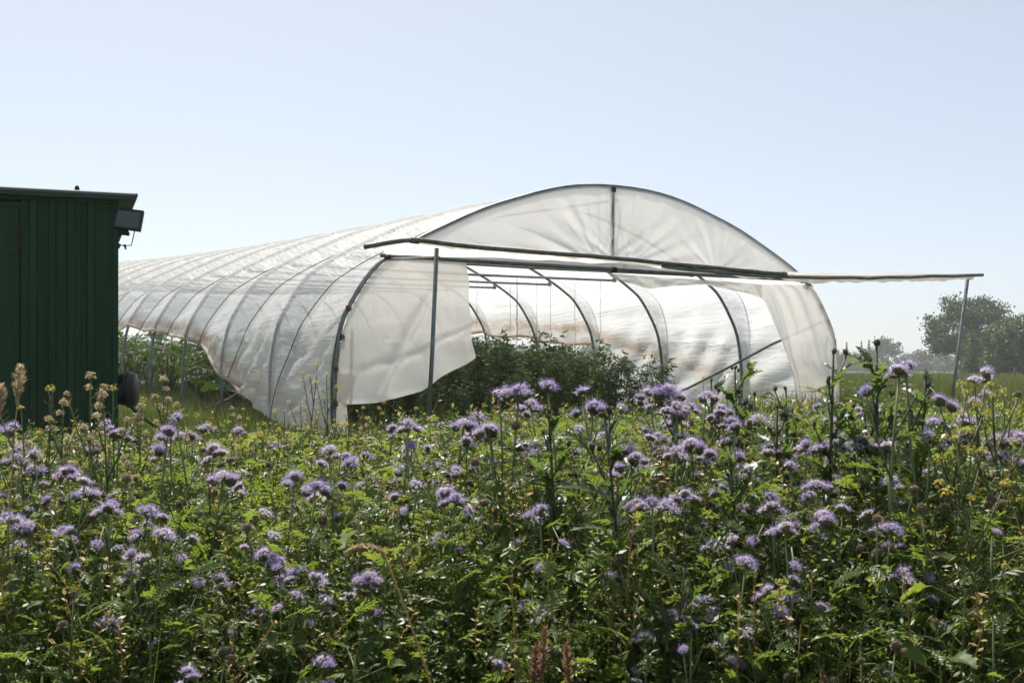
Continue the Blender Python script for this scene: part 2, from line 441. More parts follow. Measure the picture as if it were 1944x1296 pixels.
# hold-down ropes
def rope_off(e): return -0.12 - 0.55 * sstep(0.2, 2.4, e)      # how far in front of its hoop the rope lies, by arc length from the ground
ropes = [i * SP for i in range(1, NR)]
GROOVE = 0.19
HEML = [(0, 0.02), (1, 0.02), (2, 0.18), (3, 0.42), (4, 0.71), (5, 1.05), (6, 1.28), (7, 1.36), (8, 1.45), (10, 1.60), (40, 1.62)]
HEMR = [(0, 0.02), (2, 0.05), (4, 0.10), (5.6, 0.14), (5.93, 1.1), (6, 1.24), (8, 1.44), (10, 1.60), (40, 1.62)]
BAND = [(0, 0.25), (2, 0.60), (4, 1.03), (6, 1.55), (8, 1.68), (10, 1.82), (40, 1.85)]
HEML = [(n, max(0.02, lerp_tab(HEML, n) - float(rise(n)))) for n in np.arange(0, 40, 0.5)]
HEMR = [(n, max(0.02, lerp_tab(HEMR, n) - float(rise(n)))) for n in np.concatenate([np.arange(0, 5.6, 0.4), [5.6, 5.75, 5.93], np.arange(6, 40, 0.5)])]
BAND = [(n, lerp_tab(BAND, n) - float(rise(n))) for n in np.arange(0, 40, 0.5)]
def groove(n, e=3.0):
    """how far the film is pulled in, in metres, between hoops"""
    k = min(max(int(n // SP), 0), NR - 2); f = n - k * SP; r = SP + rope_off(e)
    return GROOVE * (f / r if f < r else (SP - f) / (SP - r))
def inward(s, d):
    t, z = prof(s); e = 0.02
    t1, z1 = prof(max(s - e, 0)); t2, z2 = prof(min(s + e, PL))
    l = math.hypot(t2 - t1, z2 - z1) or 1
    return t + (z2 - z1) / l * d, z - (t2 - t1) / l * d
def hemwave(n, side):
    f = (n % SP) / SP
    return -0.02 * sin(pi * f) * (1 if n > 5.8 else 0) + 0.03 * nz(n * 1.7, side * 9)
for n in ropes:
    s0 = 0.03; s1 = PL - 0.03
    pts = []
    for s in np.linspace(s0, s1, 90):
        t, z = inward(s, GROOVE * sstep(0, 1.2, min(s, PL - s)) - 0.066)
        pts.append((t, n + rope_off(min(s, PL - s)), max(z, 0.0)))
    link('hold_down_rope', MB().tube(pts, 0.006, 5).mesh('rope', 'rope', True), TUN)

# cover film
def build_cover():
    na = 190; nn = 286
    V = []; F = []; dirt = []
    for j in range(nn + 1):
        n = LEN * j / nn
        sl_ = s_of_z(max(0.0, lerp_tab(HEML, n) + hemwave(n, 0)))
        sr_ = PL - s_of_z(max(0.0, lerp_tab(HEMR, n) + hemwave(n, 1)))
        band = lerp_tab(BAND, n)
        fr = n / SP - int(n / SP)
        for i in range(na + 1):
            s = sl_ + (sr_ - sl_) * i / na
            e = min(s, PL - s)
            left = s < PL / 2; g = groove(n, e); rp = 1 + rope_off(e) / SP; front = fr < rp
            wr = 0.018 * nz(s * 4.5, n * 0.45, 3) + 0.014 * nz(s * 9 + 0.8 * n, n * 0.5, 7) + 0.004 * nz(s * 15 - 1.2 * n, n * 0.6, 1)
            fade = min(1.0, abs(fr - 0.0) * 5, abs(1 - fr) * 5, 0.25 + abs(fr - rp) * 5)
            low = 1.0 + 1.2 * (1 - sstep(0.8, 2.2, e))
            d = g * sstep(0, 1.2, e) - 0.029 + wr * fade * low * (1.0 if front else 1.5)
            # long drag folds from the hoop feet
            d += 0.03 * (1 - sstep(0.5, 2.0, e)) * sin(9 * (e * 1.1 + n * 0.9) + 3 * nz(n * .8, e)) * fade
            t, z = inward(s, d)
            V.append((t, n, max(z, 0.012)))
            b = band - (0.12 if left else 0.0)
            w = 0.13 if left else 0.16
            q = math.exp(-((prof(s)[1] - b) / w) ** 2) if e < 3 else 0
            q *= 0.85 * (0.35 + 0.65 * sstep(1.0, 4.5, n))
            if e < 2.6: q = max(q, 0.85 * math.exp(-((e - (sl_ if left else PL - sr_)) / 0.13) ** 2) * sstep(1.5, 3.5, n))
            dirt.append(min(1, q))
    for j in range(nn):
        for i in range(na):
            a = j * (na + 1) + i
            F.append((a, a + 1, a + na + 2, a + na + 1))
    me = mk_mesh('cover', V, F, 'cover', smooth=True)
    at_ = me.attributes.new('dirt', 'FLOAT', 'POINT'); at_.data.foreach_set('value', np.array(dirt, dtype=np.float32))
    link('cover', me, TUN)
build_cover()
# rolled hem on both lifted sides
for side, tab in ((-1, HEML), (1, HEMR)):
    pts = []
    for n in np.linspace(3.0 if side < 0 else 5.2, LEN, 120):
        s = s_of_z(lerp_tab(tab, n) + hemwave(n, 0 if side < 0 else 1)); t, z = inward(s, groove(n, s) * sstep(0, 1.2, s) - 0.03)
        pts.append((t * (-side), n, z))
    me = MB().tube(pts, [0.028 + 0.012 * nz(p[1] * 3, side) for p in pts], 7).mesh('hem', 'sheet', True)
    at_ = me.attributes.new('dirt', 'FLOAT', 'POINT'); at_.data.foreach_set('value', np.full(len(me.vertices), 0.7, dtype=np.float32))
    link('hem_roll', me, TUN)

for t, z, n in ((-3.22, 2.055, -0.03), (3.16, 2.035, -0.03), (-0.125, 2.04, -0.04), (-0.12, 3.05, -0.01)):
    link('coupler', MB().box((t, n, z), (0.075, 0.085, 0.075), bevel=0.014).tube([(t, n - 0.06, z), (t, n + 0.02, z)], 0.012, 6).mesh('coupler', 'iron'), TUN)
# tie bars, braces, ridge pipe, centre pole
for i in range(1, NR):
    n = i * SP; z = 2.19; tw = 2.84
    b = link('tie_bar', MB().tube([(-tw, n - 0.05, z), (0, n - 0.05, z - 0.015), (tw, n - 0.05, z)], 0.021, 7).mesh('tie', 'pipe', True), TUN)
    for k in (-1, 1):
        link('bracket', MB().box((k * (tw - 0.02), n - 0.03, z + 0.012), (0.05, 0.07, 0.075), bevel=0.01).mesh('bracket', 'pipe'), b)
link('cross_bar', MB().tube([(-3.32, -0.05, 2.06), (-1, -0.05, 2.045), (1.2, -0.05, 2.035), (3.22, -0.05, 2.04)], 0.024, 8).mesh('bar', 'pipe', True), TUN)
link('ridge_pipe', MB().tube([(0, 0.05, 2.93), (0, LEN, 2.93)], 0.018, 6).mesh('ridge', 'pipe', True), TUN)
cp = link('centre_pole', MB().tube([(-0.13, -0.01, 2.03), (-0.12, -0.01, 3.06)], 0.027, 8).mesh('pole', 'pipe', True), TUN)
link('clamp', MB().box((-0.34, -0.05, 2.115), (0.24, 0.05, 0.035), bevel=0.008).mesh('clamp', 'iron'), TUN)
link('clamp', MB().box((0.04, -0.05, 2.14), (0.07, 0.04, 0.12), bevel=0.01).mesh('clamp', 'black'), TUN)
for k in (-1, 1):
    pts = [(k * -(prof(s_of_z(max(1.50 - (0.34 if k > 0 else 0.25) * n - float(rise(n)), 0)))[0] + (0.27 if n > .5 else .04)), n, max(1.50 - (0.34 if k > 0 else 0.25) * n - float(rise(n)), 0)) for n in ((0.08, 1.0, 2.0, 3.0, 4.4) if k > 0 else (0.08, 1.0, 2.0, 3.0, 4.5, 6.05))]
    link('diagonal_brace', MB().tube(pts, 0.02, 7).mesh('brace', 'pipe', True), TUN)

def coons(top, bot, lef, rig, nu, nv):
    """grid between four boundary polylines of (across, height)"""
    def res(P, n):
        P = np.array(P, float); d = np.concatenate([[0], np.cumsum(np.linalg.norm(np.diff(P, axis=0), axis=1))])
        q = np.linspace(0, d[-1], n + 1); return np.stack([np.interp(q, d, P[:, i]) for i in range(2)], 1)
    T, B, Lf, R = res(top, nu), res(bot, nu), res(lef, nv), res(rig, nv)
    g = np.zeros((nv + 1, nu + 1, 2))
    for j in range(nv + 1):
        v = j / nv
        for i in range(nu + 1):
            u = i / nu
            g[j, i] = (1 - v) * T[i] + v * B[i] + (1 - u) * Lf[j] + u * R[j] - ((1 - u) * (1 - v) * T[0] + u * (1 - v) * T[-1] + (1 - u) * v * B[0] + u * v * B[-1])
    return g
def sheet(name, g, fy, dirt=None, **props):
    nv, nu = g.shape[0] - 1, g.shape[1] - 1
    V = []; F = []; D = []
    for j in range(nv + 1):
        for i in range(nu + 1):
            u, v = i / nu, j / nv
            t, z = g[j, i]
            q = fy(u, v, t, z)
            V.append((t, q, z) if not hasattr(q, '__len__') else q); D.append(dirt(u, v, t, z) if dirt else 0)
    for j in range(nv):
        for i in range(nu):
            a = j * (nu + 1) + i; F.append((a, a + 1, a + nu + 2, a + nu + 1))
    me = mk_mesh(name, V, F, 'sheet', smooth=True)
    at_ = me.attributes.new('dirt', 'FLOAT', 'POINT'); at_.data.foreach_set('value', np.array(D, dtype=np.float32))
    return link(name, me, TUN, **props)

# gable film above the cross bar, its pleats gathered to two clamps
gtop = [(t, z - 0.01) for t, z in PROF if z > 2.05 and abs(t) < 3.25]
def gable_y(u, v, t, z):
    q = 0
    for ct, cz_, k in ((-0.33, 2.07, 15), (0.05, 2.07, 17), (1.55, 2.05, 11)):
        dx, dz = t - ct, z - cz_; r = math.hypot(dx, dz) + 1e-4; a = math.atan2(dz, dx)
        q += 0.030 * math.exp(-(r / (0.75 if k < 12 else 0.95)) ** 2) * (nz(a * k * 0.42, k) * 1.6) * sstep(0, 0.25, r)
    q += 0.02 * nz(t * 1.1, z * 0.5, 4) + 0.005 * nz(t * 6, z * 1.5, 9)
    return -0.035 + q * sstep(0, 0.08, v * (1 - v) * 4) - 0.05 * sin(pi * v) * nz(t * .5, 5)
GB = coons(gtop, [(t, 2.045) for t in np.linspace(-3.22, 3.2, 30)], [gtop[0], (-3.22, 2.045)], [gtop[-1], (3.2, 2.045)], 240, 60)
sheet('gable_film', GB, gable_y, lambda u, v, t, z: 0.22 * sstep(0.93, 1.0, v) + 0.10 * max(0, nz(t * 2, z * 2)), label='half-moon of milky film closing the gable above the cross bar')

# left end film, bottom edge lifted by the wind
lt = [FR(*p) for p in ((735, 489), (780, 492), (830, 496), (880, 500))]
lb = [FR(*p) for p in ((648, 768), (700, 764), (740, 756), (780, 742), (815, 722), (850, 700), (875, 686), (890, 679))]
ll = [lt[0]] + [(t + 0.02, z) for t, z in reversed(PROF[:len(PROF) // 2].tolist()) if 0.42 < z < 2.02] + [lb[0]]
lr = [lt[-1]] + [FR(*p) for p in ((883, 540), (887, 600), (886, 640))] + [lb[-1]]
def left_y(u, v, t, z):
    bil = -0.16 * sin(pi * min(1, u * 0.75)) * v ** 1.3 - 0.05
    f1 = 0.05 * math.exp(-((u - (0.78 - 0.55 * v)) / 0.05) ** 2) * sstep(0.1, 0.4, v)      # one long diagonal fold
    f2 = 0.03 * math.exp(-((v - (0.80 - 0.13 * u + 0.02 * nz(u * 6))) / 0.03) ** 2) * sstep(0.05, 0.25, u)
    w = 0.022 * nz(t * 3.2 + z * 1.1, z * 1.2, 5) + 0.008 * nz(t * 8 + z * 3, z * 4, 2)
    fl = 0.05 * v ** 3 * sin(u * 17 + 2) + 0.06 * u ** 3 * nz(z * 3, 3)
    return bil - f1 - f2 + (w + fl) * sstep(0, 0.1, u) * (1 if u < 1 else 1)
sheet('end_film', coons(lt, lb, ll, lr, 90, 90), left_y, lambda u, v, t, z: 0.25 * math.exp(-(u / 0.12) ** 2) * sstep(0.4, 0.9, v) + 0.1 * max(0, nz(t * 3, z * 3)), label='left front film flapping with its bottom corner lifted')
cf = coons([(-3.83, 0.80), (-3.62, 0.78)], [(-3.83, 0.03), (-3.70, 0.03)], [(-3.83, 0.8), (-3.835, 0.4), (-3.83, 0.03)], [(-3.62, 0.78), (-3.74, 0.45), (-3.70, 0.03)], 12, 30)
sheet('corner_film', cf, lambda u, v, t, z: -0.02 - 0.05 * u + 0.02 * nz(t * 9, z * 3), lambda u, v, t, z: 0.3)
# right end film, hanging in folds
rt = [FR(*p) for p in ((1425, 541), (1460, 541), (1495, 541), (1524, 541))]
rb = [FR(*p) for p in ((1522, 800), (1545, 803), (1570, 802), (1584, 800))]
rl = [rt[0]] + [FR(*p) for p in ((1447, 580), (1464, 630), (1482, 680), (1497, 712), (1503, 745))] + [rb[0]]
rr = [rt[-1]] + [(t - 0.02, z) for t, z in PROF[len(PROF) // 2:].tolist() if 0.1 < z < 1.95 and t > 0] + [rb[-1]]
def right_y(u, v, t, z):
    k = 0.03 + 0.09 * sstep(0.0, 0.8, v)
    w = (nz(u * 4.2 + 0.6 * v, v * 0.9, 2) * 1.5 + 0.5 * nz(u * 9, v * 1.6, 6)) * k
    sw = -0.12 * math.exp(-((v - 0.62 - 0.15 * u) / 0.09) ** 2) * sstep(0.2, 0.5, u) * (1 - sstep(0.75, 1, u))
    return -0.06 + (w + sw) * (1 - u ** 4)
sheet('end_film', coons(rt, rb, rl, rr, 70, 90), right_y, lambda u, v, t, z: 0.35 * math.exp(-((v - 0.75) / 0.2) ** 2) * (1 - u * 0.5) + 0.12 * max(0, nz(t * 3, z * 3)), label='right front film hanging in gathered folds')
# sagging film along the bar between the two end films
vt = [FR(*p) for p in ((1150, 520), (1250, 527), (1350, 533), (1440, 540))]
vb = [FR(*p) for p in ((1152, 527), (1180, 537), (1225, 549), (1275, 543), (1330, 541), (1375, 550), (1412, 558), (1440, 568))]
sheet('valance_film', coons(vt, vb, [vt[0], vb[0]], [vt[-1], vb[-1]], 70, 10), lambda u, v, t, z: -0.06 - 0.03 * v * (1 + nz(t * 4, v)) + 0.02 * nz(t * 9, v * 2), lambda u, v, t, z: 0.2 * v)

# awning: front flap propped up 2 m in front
AP = [(-4.41, 1.91), (-3.93, 2.00), (-3.3, 1.975), (-1.6, 1.945), (0.0, 1.90), (0.80, 1.885)]
BP = [(-0.95, 1.895), (0.0, 1.86), (0.80, 1.855), (2.2, 1.90), (4.33, 2.02)]
def pole_pts(P, n, k=6, r=0):
    return [(t, n + 0.02 * nz(t * 1.5, r), z + 0.012 * nz(t * 2.5, r + 4)) for t, z in catmull(P, k)]
ap = link('awning_pole', MB().tube(pole_pts(AP, -2.075), 0.023, 8).mesh('pole', 'oldpipe', True), TUN)
link('awning_pole', MB().tube(pole_pts(BP, -2.06, r=3), 0.021, 8).mesh('pole', 'pipe', True), TUN)
for t, z in ((-3.9, 2.0), (0.78, 1.885), (-0.55, 1.91)):
    link('joint', MB().tube([(t - 0.04, -2.075, z), (t + 0.04, -2.075, z - 0.004)], 0.031, 8).mesh('joint', 'oldpipe', True), ap)
def az(t):    # height of the front edge
    return lerp_tab(AP, t) if t < 0.3 else lerp_tab(BP, t) + 0.03 * (1 - sstep(0.3, 1.2, t))
def build_awning():
    nu, nv = 160, 26
    V = []; F = []; D = []
    for j in range(nv + 1):
        v = j / nv
        for i in range(nu + 1):
            u = i / nu
            tb = -3.25 + 6.45 * u; tf = -4.32 + 8.58 * u
            t = tb + (tf - tb) * v; n = -0.04 - 1.99 * v
            zf = az(tf) + 0.03
            z = 2.07 * (1 - v) + zf * v
            z += 0.05 * sin(pi * v) * (nz(t * 1.3, 8) + 0.25) + 0.018 * nz(t * 4, n * 1.5, 2) * sin(pi * v)
            V.append((t, n, z)); D.append(0.12 + 0.3 * sstep(0.85, 1, v) + 0.2 * max(0, nz(t * 2, n * 2)))
    for j in range(nv):
        for i in range(nu):
            a = j * (nu + 1) + i; F.append((a, a + 1, a + nu + 2, a + nu + 1))
    base = len(V); nr = 5
    for j in range(nr + 1):                         # torn fringe hanging under the pole
        v = j / nr
        for i in range(nu + 1):
            u = i / nu; t = -4.32 + 8.58 * u
            dep = 0.055 + 0.05 * nz(t * 1.9, 1) + 0.025 * nz(t * 7, 2) + 0.03 * sstep(-2, 1, t)
            V.append((t, -2.035 - 0.02 * v * nz(t * 5, 6) + 0.03 * v, az(t) + 0.03 - max(0.03, dep) * v)); D.append(0.35 + 0.4 * max(0, nz(t * 4, v)))
    for j in range(nr):
        for i in range(nu):
            a = base + j * (nu + 1) + i; F.append((a, a + 1, a + nu + 2, a + nu + 1))
    me = mk_mesh('awning', V, F, 'sheet', smooth=True)
    at_ = me.attributes.new('dirt', 'FLOAT', 'POINT'); at_.data.foreach_set('value', np.clip(np.array(D, dtype=np.float32), 0, 1))
    link('awning_film', me, TUN, label='front flap of film propped out level like an awning')
build_awning()
for top, bot, lab in (((-3.62, -1.98, 1.95), (-3.74, -2.0, -0.05), 'upright pipe holding up the awning beside the left film'), ((4.14, -1.98, 2.0), (3.71, -2.0, -0.05), 'leaning pipe holding up the outer end of the awning')):
    link('awning_post', MB().tube([top, ((top[0] + bot[0]) / 2 + 0.012, -1.98, (top[2] + bot[2]) / 2), bot], 0.022, 8).mesh('post', 'pipe', True), TUN, label=lab)
link('awning_strut', MB().tube([(-3.60, -1.98, 1.86), (-3.2, -0.06, 2.02)], 0.017, 7).mesh('strut', 'pipe', True), TUN)

# the whole tunnel follows the slope
for o in [TUN] + list(TUN.children_recursive):
    if o.type == 'MESH':
        k = len(o.data.vertices); co_ = np.empty(k * 3, dtype=np.float32); o.data.vertices.foreach_get('co', co_)
        co_ = co_.reshape(-1, 3); co_[:, 2] += rise(co_[:, 1]); o.data.vertices.foreach_set('co', co_.ravel()); o.data.update()

# twine hanging from the tie bars for the tomatoes
for i in range(34):
    n = random.choice([4, 6, 8, 10, 5, 7]) - 0.05 + random.uniform(-0.02, 0.02)
    t = random.uniform(-2.2, 2.8)
    w = C0 + U2 * t + V2 * n
    zb = random.uniform(0.9, 1.6); zt = 2.19 + float(rise(n))
    pts = [(0.02 * nz(k * 0.8, i), 0.02 * nz(k * 0.8, i + 50), zt - (zt - zb) * k / 9) for k in range(10)]
    pts = [(p[0] * (k / 4), p[1], p[2]) for k, p in enumerate(pts)]
    link('twine', MB().tube(pts, 0.0032, 4).mesh('twine', 'twine'), None, (w.x, w.y, 0), label='thin grey twine hanging from a tie bar inside the tunnel', category='twine', group='plant twines in the polytunnel')

# ------------------------------------------------------------------ green wagon
WPHI = radians(21)
WC = at(222, 700, 9.0); WC.z = 0
WG = thing('site_wagon', 'dark green corrugated metal site wagon with flat overhanging roof', 'wagon', WC, WPHI)
# local: x to the right along the end wall (corner at x=0), y back along the wagon, z up
ZB, ZT, ZJ = 0.16, 2.075, 0.70
def corrug(x0, x1, z0, z1, name, lab=None):
    xs = [(x0, 0)]; ribs = [-0.60, -0.465, -0.33, -0.19]
    for r in ribs:
        if x0 < r < x1 - 0.05: xs += [(r - 0.034, 0), (r - 0.022, -0.026), (r + 0.018, -0.026), (r + 0.030, 0)]
    for r in (-0.255, -0.10):
        if x0 < r < x1: xs += [(r - 0.006, 0), (r, -0.005), (r + 0.006, 0)]
    xs += [(x1, 0)]; xs.sort(key=lambda q: q[0])
    V = []; F = []
    for z in (z0, z1):
        for x, y in xs: V.append((x, y, z))
    for z in (z0, z1): V += [(x0, 0.03, z), (x1, 0.03, z)]
    k = len(xs)
    for i in range(k - 1): F.append((i, i + 1, k + i + 1, k + i))
    F += [(0, k, 2 * k + 2, 2 * k), (k - 1, 2 * k + 1, 2 * k + 3, 2 * k - 1)]
    o = link(name, mk_mesh(name, V, F, 'green'), WG)
    if lab: o['label'] = lab
    return o
corrug(-0.685, -0.03, ZJ + 0.003, ZT, 'wall_panel')
corrug(-0.685, -0.03, ZB, ZJ - 0.003, 'wall_panel')
link('wall_core', MB().box((-1.15, 2.55, (ZB + ZT) / 2), (2.27, 5.0, ZT - ZB - 0.02)).mesh('core', 'green_dark'), WG)
dp = link('door_panel', MB().box((-1.09, 0.025, (ZB + ZT) / 2 - 0.02), (0.78, 0.04, ZT - ZB - 0.06), bevel=0.006).mesh('door', 'green'), WG, label='flat green door panel with a row of bolts')
link('wall_panel', MB().box((-1.90, 0.03, (ZB + ZT) / 2), (0.80, 0.04, ZT - ZB - 0.02)).mesh('panel', 'green'), WG)
for py in (383, 487, 608, 730):
    z = CZ + (HY - py) / FPX * 8.85
    link('bolt', MB().lathe([(0.013, 0), (0.013, -0.006), (0.008, -0.011), (0.001, -0.012)], 'Y', 10, (-0.745, 0.004, z)).mesh('bolt', 'black', True), dp)
link('hinge', MB().tube([(-0.695, -0.008, 1.72), (-0.695, -0.008, 1.86)], 0.011, 8).box((-0.695, 0.002, 1.79), (0.05, 0.006, 0.09)).mesh('hinge', 'black'), dp)
for x, z in ((-0.43, ZT - 0.06), (-0.25, ZT - 0.06), (-0.25, ZJ + 0.05), (-0.1, ZJ - 0.06), (-0.60, ZJ + 0.05), (-0.60, 1.3), (-0.60, 0.4)):
    link('screw', MB().lathe([(0.008, 0), (0.007, -0.006), (0.001, -0.008)], 'Y', 8, (x, -0.001, z)).mesh('screw', 'black', True), WG)
link('corner_trim', MB().box((-0.012, 0.0, (ZB + ZT) / 2), (0.045, 0.04, ZT - ZB + 0.01), bevel=0.008).mesh('trim', 'green'), WG)
link('frame_rail', MB().box((-1.13, 0.02, ZT + 0.02), (2.3, 0.07, 0.036), bevel=0.006).mesh('rail', 'green_dark'), WG)
rf = link('roof', MB().box((-1.10, 2.50, ZT + 0.066), (2.50, 5.2, 0.034), bevel=0.008).mesh('roof', 'roof'), WG, label='thin grey roof sheet overhanging the wagon walls')
link('roof_lip', MB().box((-1.10, -0.085, ZT + 0.038), (2.44, 0.024, 0.022)).mesh('lip', 'green_dark'), rf)
link('roof_vent', MB().lathe([(0.018, 0), (0.018, 0.03), (0.011, 0.045), (0.002, 0.05)], 'Z', 10, (-0.29, 0.0, ZT + 0.083)).mesh('vent', 'iron', True), rf)
link('chassis', MB().box((-1.13, 2.5, 0.10), (1.9, 4.8, 0.10)).mesh('chassis', 'iron'), WG)
link('drawbar', MB().tube([(0.0, 0.7, 0.10), (0.42, 0.55, 0.09), (0.62, 0.5, 0.05)], 0.035, 8).tube([(0.10, 0.6, 0.06), (0.10, 0.6, 0.20)], 0.03, 8).box((0.16, 0.62, 0.13), (0.12, 0.08, 0.06), bevel=0.01).mesh('drawbar', 'iron'), WG)
for yy in (0.9, 4.0):
    for xx in (-0.35, -1.95):
        wl = link('wheel', MB().lathe([(0.06, -0.07), (0.16, -0.08), (0.2, -0.05), (0.2, 0.05), (0.16, 0.08), (0.06, 0.07)], 'X', 20, (xx, yy, 0.165)).mesh('tyre', 'black', True), WG)
        link('hub', MB().lathe([(0.08, -0.075), (0.08, 0.085), (0.03, 0.1)], 'X', 12, (xx, yy, 0.165)).mesh('hub', 'iron', True), wl)

# floodlight on the wagon's side
FLc = at(245, 419, 9.02)
FL = thing('floodlight', 'black rectangular floodlight with motion sensor sticking out beside the wagon roof', 'floodlight', FLc, 0.1)
rr_ = Euler((radians(-12), radians(7), 0))
def fl_pt(x, y, z): return rr_.to_matrix() @ Vector((x, y, z))
hb = MB()
V = [fl_pt(x, y, z) for x, y, z in ((-0.105, -0.03, -0.08), (0.105, -0.03, -0.08), (0.105, -0.03, 0.08), (-0.105, -0.03, 0.08), (-0.105, 0.0, -0.08), (0.105, 0.0, -0.08), (0.105, 0.0, 0.08), (-0.105, 0.0, 0.08), (-0.06, 0.075, -0.05), (0.06, 0.075, -0.05), (0.06, 0.075, 0.05), (-0.06, 0.075, 0.05))]
hb.add(V, [(0, 1, 5, 4), (1, 2, 6, 5), (2, 3, 7, 6), (3, 0, 4, 7), (4, 5, 9, 8), (5, 6, 10, 9), (6, 7, 11, 10), (7, 4, 8, 11), (8, 9, 10, 11), (0, 3, 2, 1)])
link('housing', hb.mesh('housing', 'black'), FL)
fb = MB()
for cc, dd in (((0, -0.037, 0.075), (0.214, 0.018, 0.014)), ((0, -0.037, -0.075), (0.214, 0.018, 0.014)), ((-0.1, -0.037, 0), (0.014, 0.018, 0.136)), ((0.1, -0.037, 0), (0.014, 0.018, 0.136))):
    fb.box(fl_pt(*cc), dd, rot=rr_)
link('front_frame', fb.mesh('frame', 'black'), FL)
link('glass', MB().box(fl_pt(0, -0.034, 0), (0.186, 0.006, 0.136), rot=rr_).mesh('glass', 'lens'), FL)
link('fins', MB().box(fl_pt(-0.06, 0.04, 0.07), (0.006, 0.07, 0.03), rot=rr_).box(fl_pt(-0.03, 0.04, 0.07), (0.006, 0.07, 0.03), rot=rr_).box(fl_pt(0.03, 0.04, 0.07), (0.006, 0.07, 0.03), rot=rr_).box(fl_pt(0.06, 0.04, 0.07), (0.006, 0.07, 0.03), rot=rr_).mesh('fins', 'black'), FL)
link('latch', MB().lathe([(0.01, 0), (0.01, 0.012), (0.004, 0.02)], 'Z', 8, tuple(fl_pt(0.0, -0.02, 0.08))).mesh('latch', 'black'), FL)
link('junction_box', MB().box(fl_pt(-0.03, 0.02, -0.095), (0.085, 0.06, 0.03), rot=rr_, bevel=0.006).mesh('jbox', 'black'), FL)
link('cable', MB().tube([fl_pt(-0.05, 0.02, -0.11), fl_pt(-0.055, 0.02, -0.125), fl_pt(-0.08, 0.04, -0.135), fl_pt(-0.14, 0.08, -0.13)], 0.006, 6).mesh('cable', 'black', True), FL)
bk = link('mounting_bracket', MB().tube([fl_pt(0.055, 0.0, -0.08), fl_pt(0.05, 0.01, -0.14), fl_pt(0.045, 0.02, -0.19), fl_pt(-0.02, 0.05, -0.19), fl_pt(-0.12, 0.08, -0.19)], 0.004, 6).mesh('bracket', 'black', True), FL)
for x in (-0.055, -0.005):
    link('sensor', MB().box(fl_pt(x, 0.03, -0.197), (0.036 if x < -0.03 else 0.018, 0.03, 0.02), bevel=0.004).box(fl_pt(x + 0.008, 0.03, -0.215), (0.012, 0.012, 0.02)).mesh('sensor', 'black'), bk)

# black drum beside the wagon, and its hose
DC = at(246, 739, 9.12)
DR = thing('plastic_drum', 'round black plastic drum fixed low on the side of the green wagon', 'drum', DC, 0.12)
link('body', MB().lathe([(0.09, -0.16), (0.118, -0.09), (0.127, -0.03), (0.140, -0.012)], 'X', 28).mesh('drum', 'black', True), DR)
link('rim', MB().lathe([(0.125, -0.01), (0.143, -0.012), (0.143, 0.008), (0.136, 0.012), (0.136, 0.034), (0.125, 0.05), (0.02, 0.056)], 'X', 28).mesh('rim', 'black', True), DR)
link('garden_hose', MB().tube([Vector(p) for p in (at(246, 769, 9.2), at(262, 785, 9.6), at(290, 806, 10.4), at(320, 826, 11.0), at(352, 838, 11.8))] , 0.014, 7).mesh('hose', 'black', True), label='dark hose sloping from the black drum down to the grass', category='hose')

# ------------------------------------------------------------------ plant building blocks
def add_tri(b, p, q, r, mi=0): b.add([p, q, r], [(0, 1, 2)], mi)
def pinnate(L, pairs, wid, droop, seed, fine=True, curl=0.0):
    """feathery leaf along +X, arching; returns MB"""
    rs = random.Random(seed); b = MB()
    def mid(f): return Vector((L * f * (1 - 0.12 * f), 0, L * (0.30 * f - droop * f * f)))
    for i in range(5):
        f0, f1 = i / 5, (i + 1) / 5; a, c_ = mid(f0), mid(f1); w0, w1 = 0.0028 * (1.2 - f0), 0.0028 * (1.2 - f1)
        b.add([a + Vector((0, w0, 0)), a - Vector((0, w0, 0)), c_ - Vector((0, w1, 0)), c_ + Vector((0, w1, 0))], [(0, 1, 2, 3)])
    for i in range(pairs):
        f = 0.22 + 0.76 * (i + 0.5) / pairs
        ll_ = wid * (0.55 + 0.9 * sin(pi * min(1, (f - 0.1) * 0.95))) * rs.uniform(0.85, 1.1)
        for sd_ in (-1, 1):
            o = mid(f + rs.uniform(-0.015, 0.015)); an = radians(58 - 22 * f) + rs.uniform(-0.12, 0.12)
            d = Vector((cos(an), sd_ * sin(an), rs.uniform(-0.35, 0.2))).normalized()
            s_ = d.cross(Vector((0, 0, 1))).normalized(); up = s_.cross(d)
            w = ll_ * 0.21
            if fine:
                k = 3; P = [o]; Lf = []; Rt = []
                for j in range(k):
                    g = (j + 0.5) / k; ww = w * (1.15 - 0.7 * g) * rs.uniform(0.8, 1.2)
                    c0 = o + d * ll_ * (g - 0.17) - up * ll_ * 0.15 * g * g; c1 = o + d * ll_ * (g + 0.17) - up * ll_ * 0.15 * (g + .17) ** 2
                    for sg in (-1, 1):
                        tip = o + d * ll_ * (g + 0.16) + s_ * sg * ww * 1.5 + up * (0.18 * ww) - up * ll_ * 0.15 * g * g
                        b.add([c0, c1, tip] if sg > 0 else [c0, tip, c1], [(0, 1, 2)])
            else:
                m_ = o + d * ll_ * 0.55; tip = o + d * ll_ - up * ll_ * 0.18
                b.add([o, m_ + s_ * w, tip, m_ - s_ * w], [(0, 1, 2, 3)])
    return b
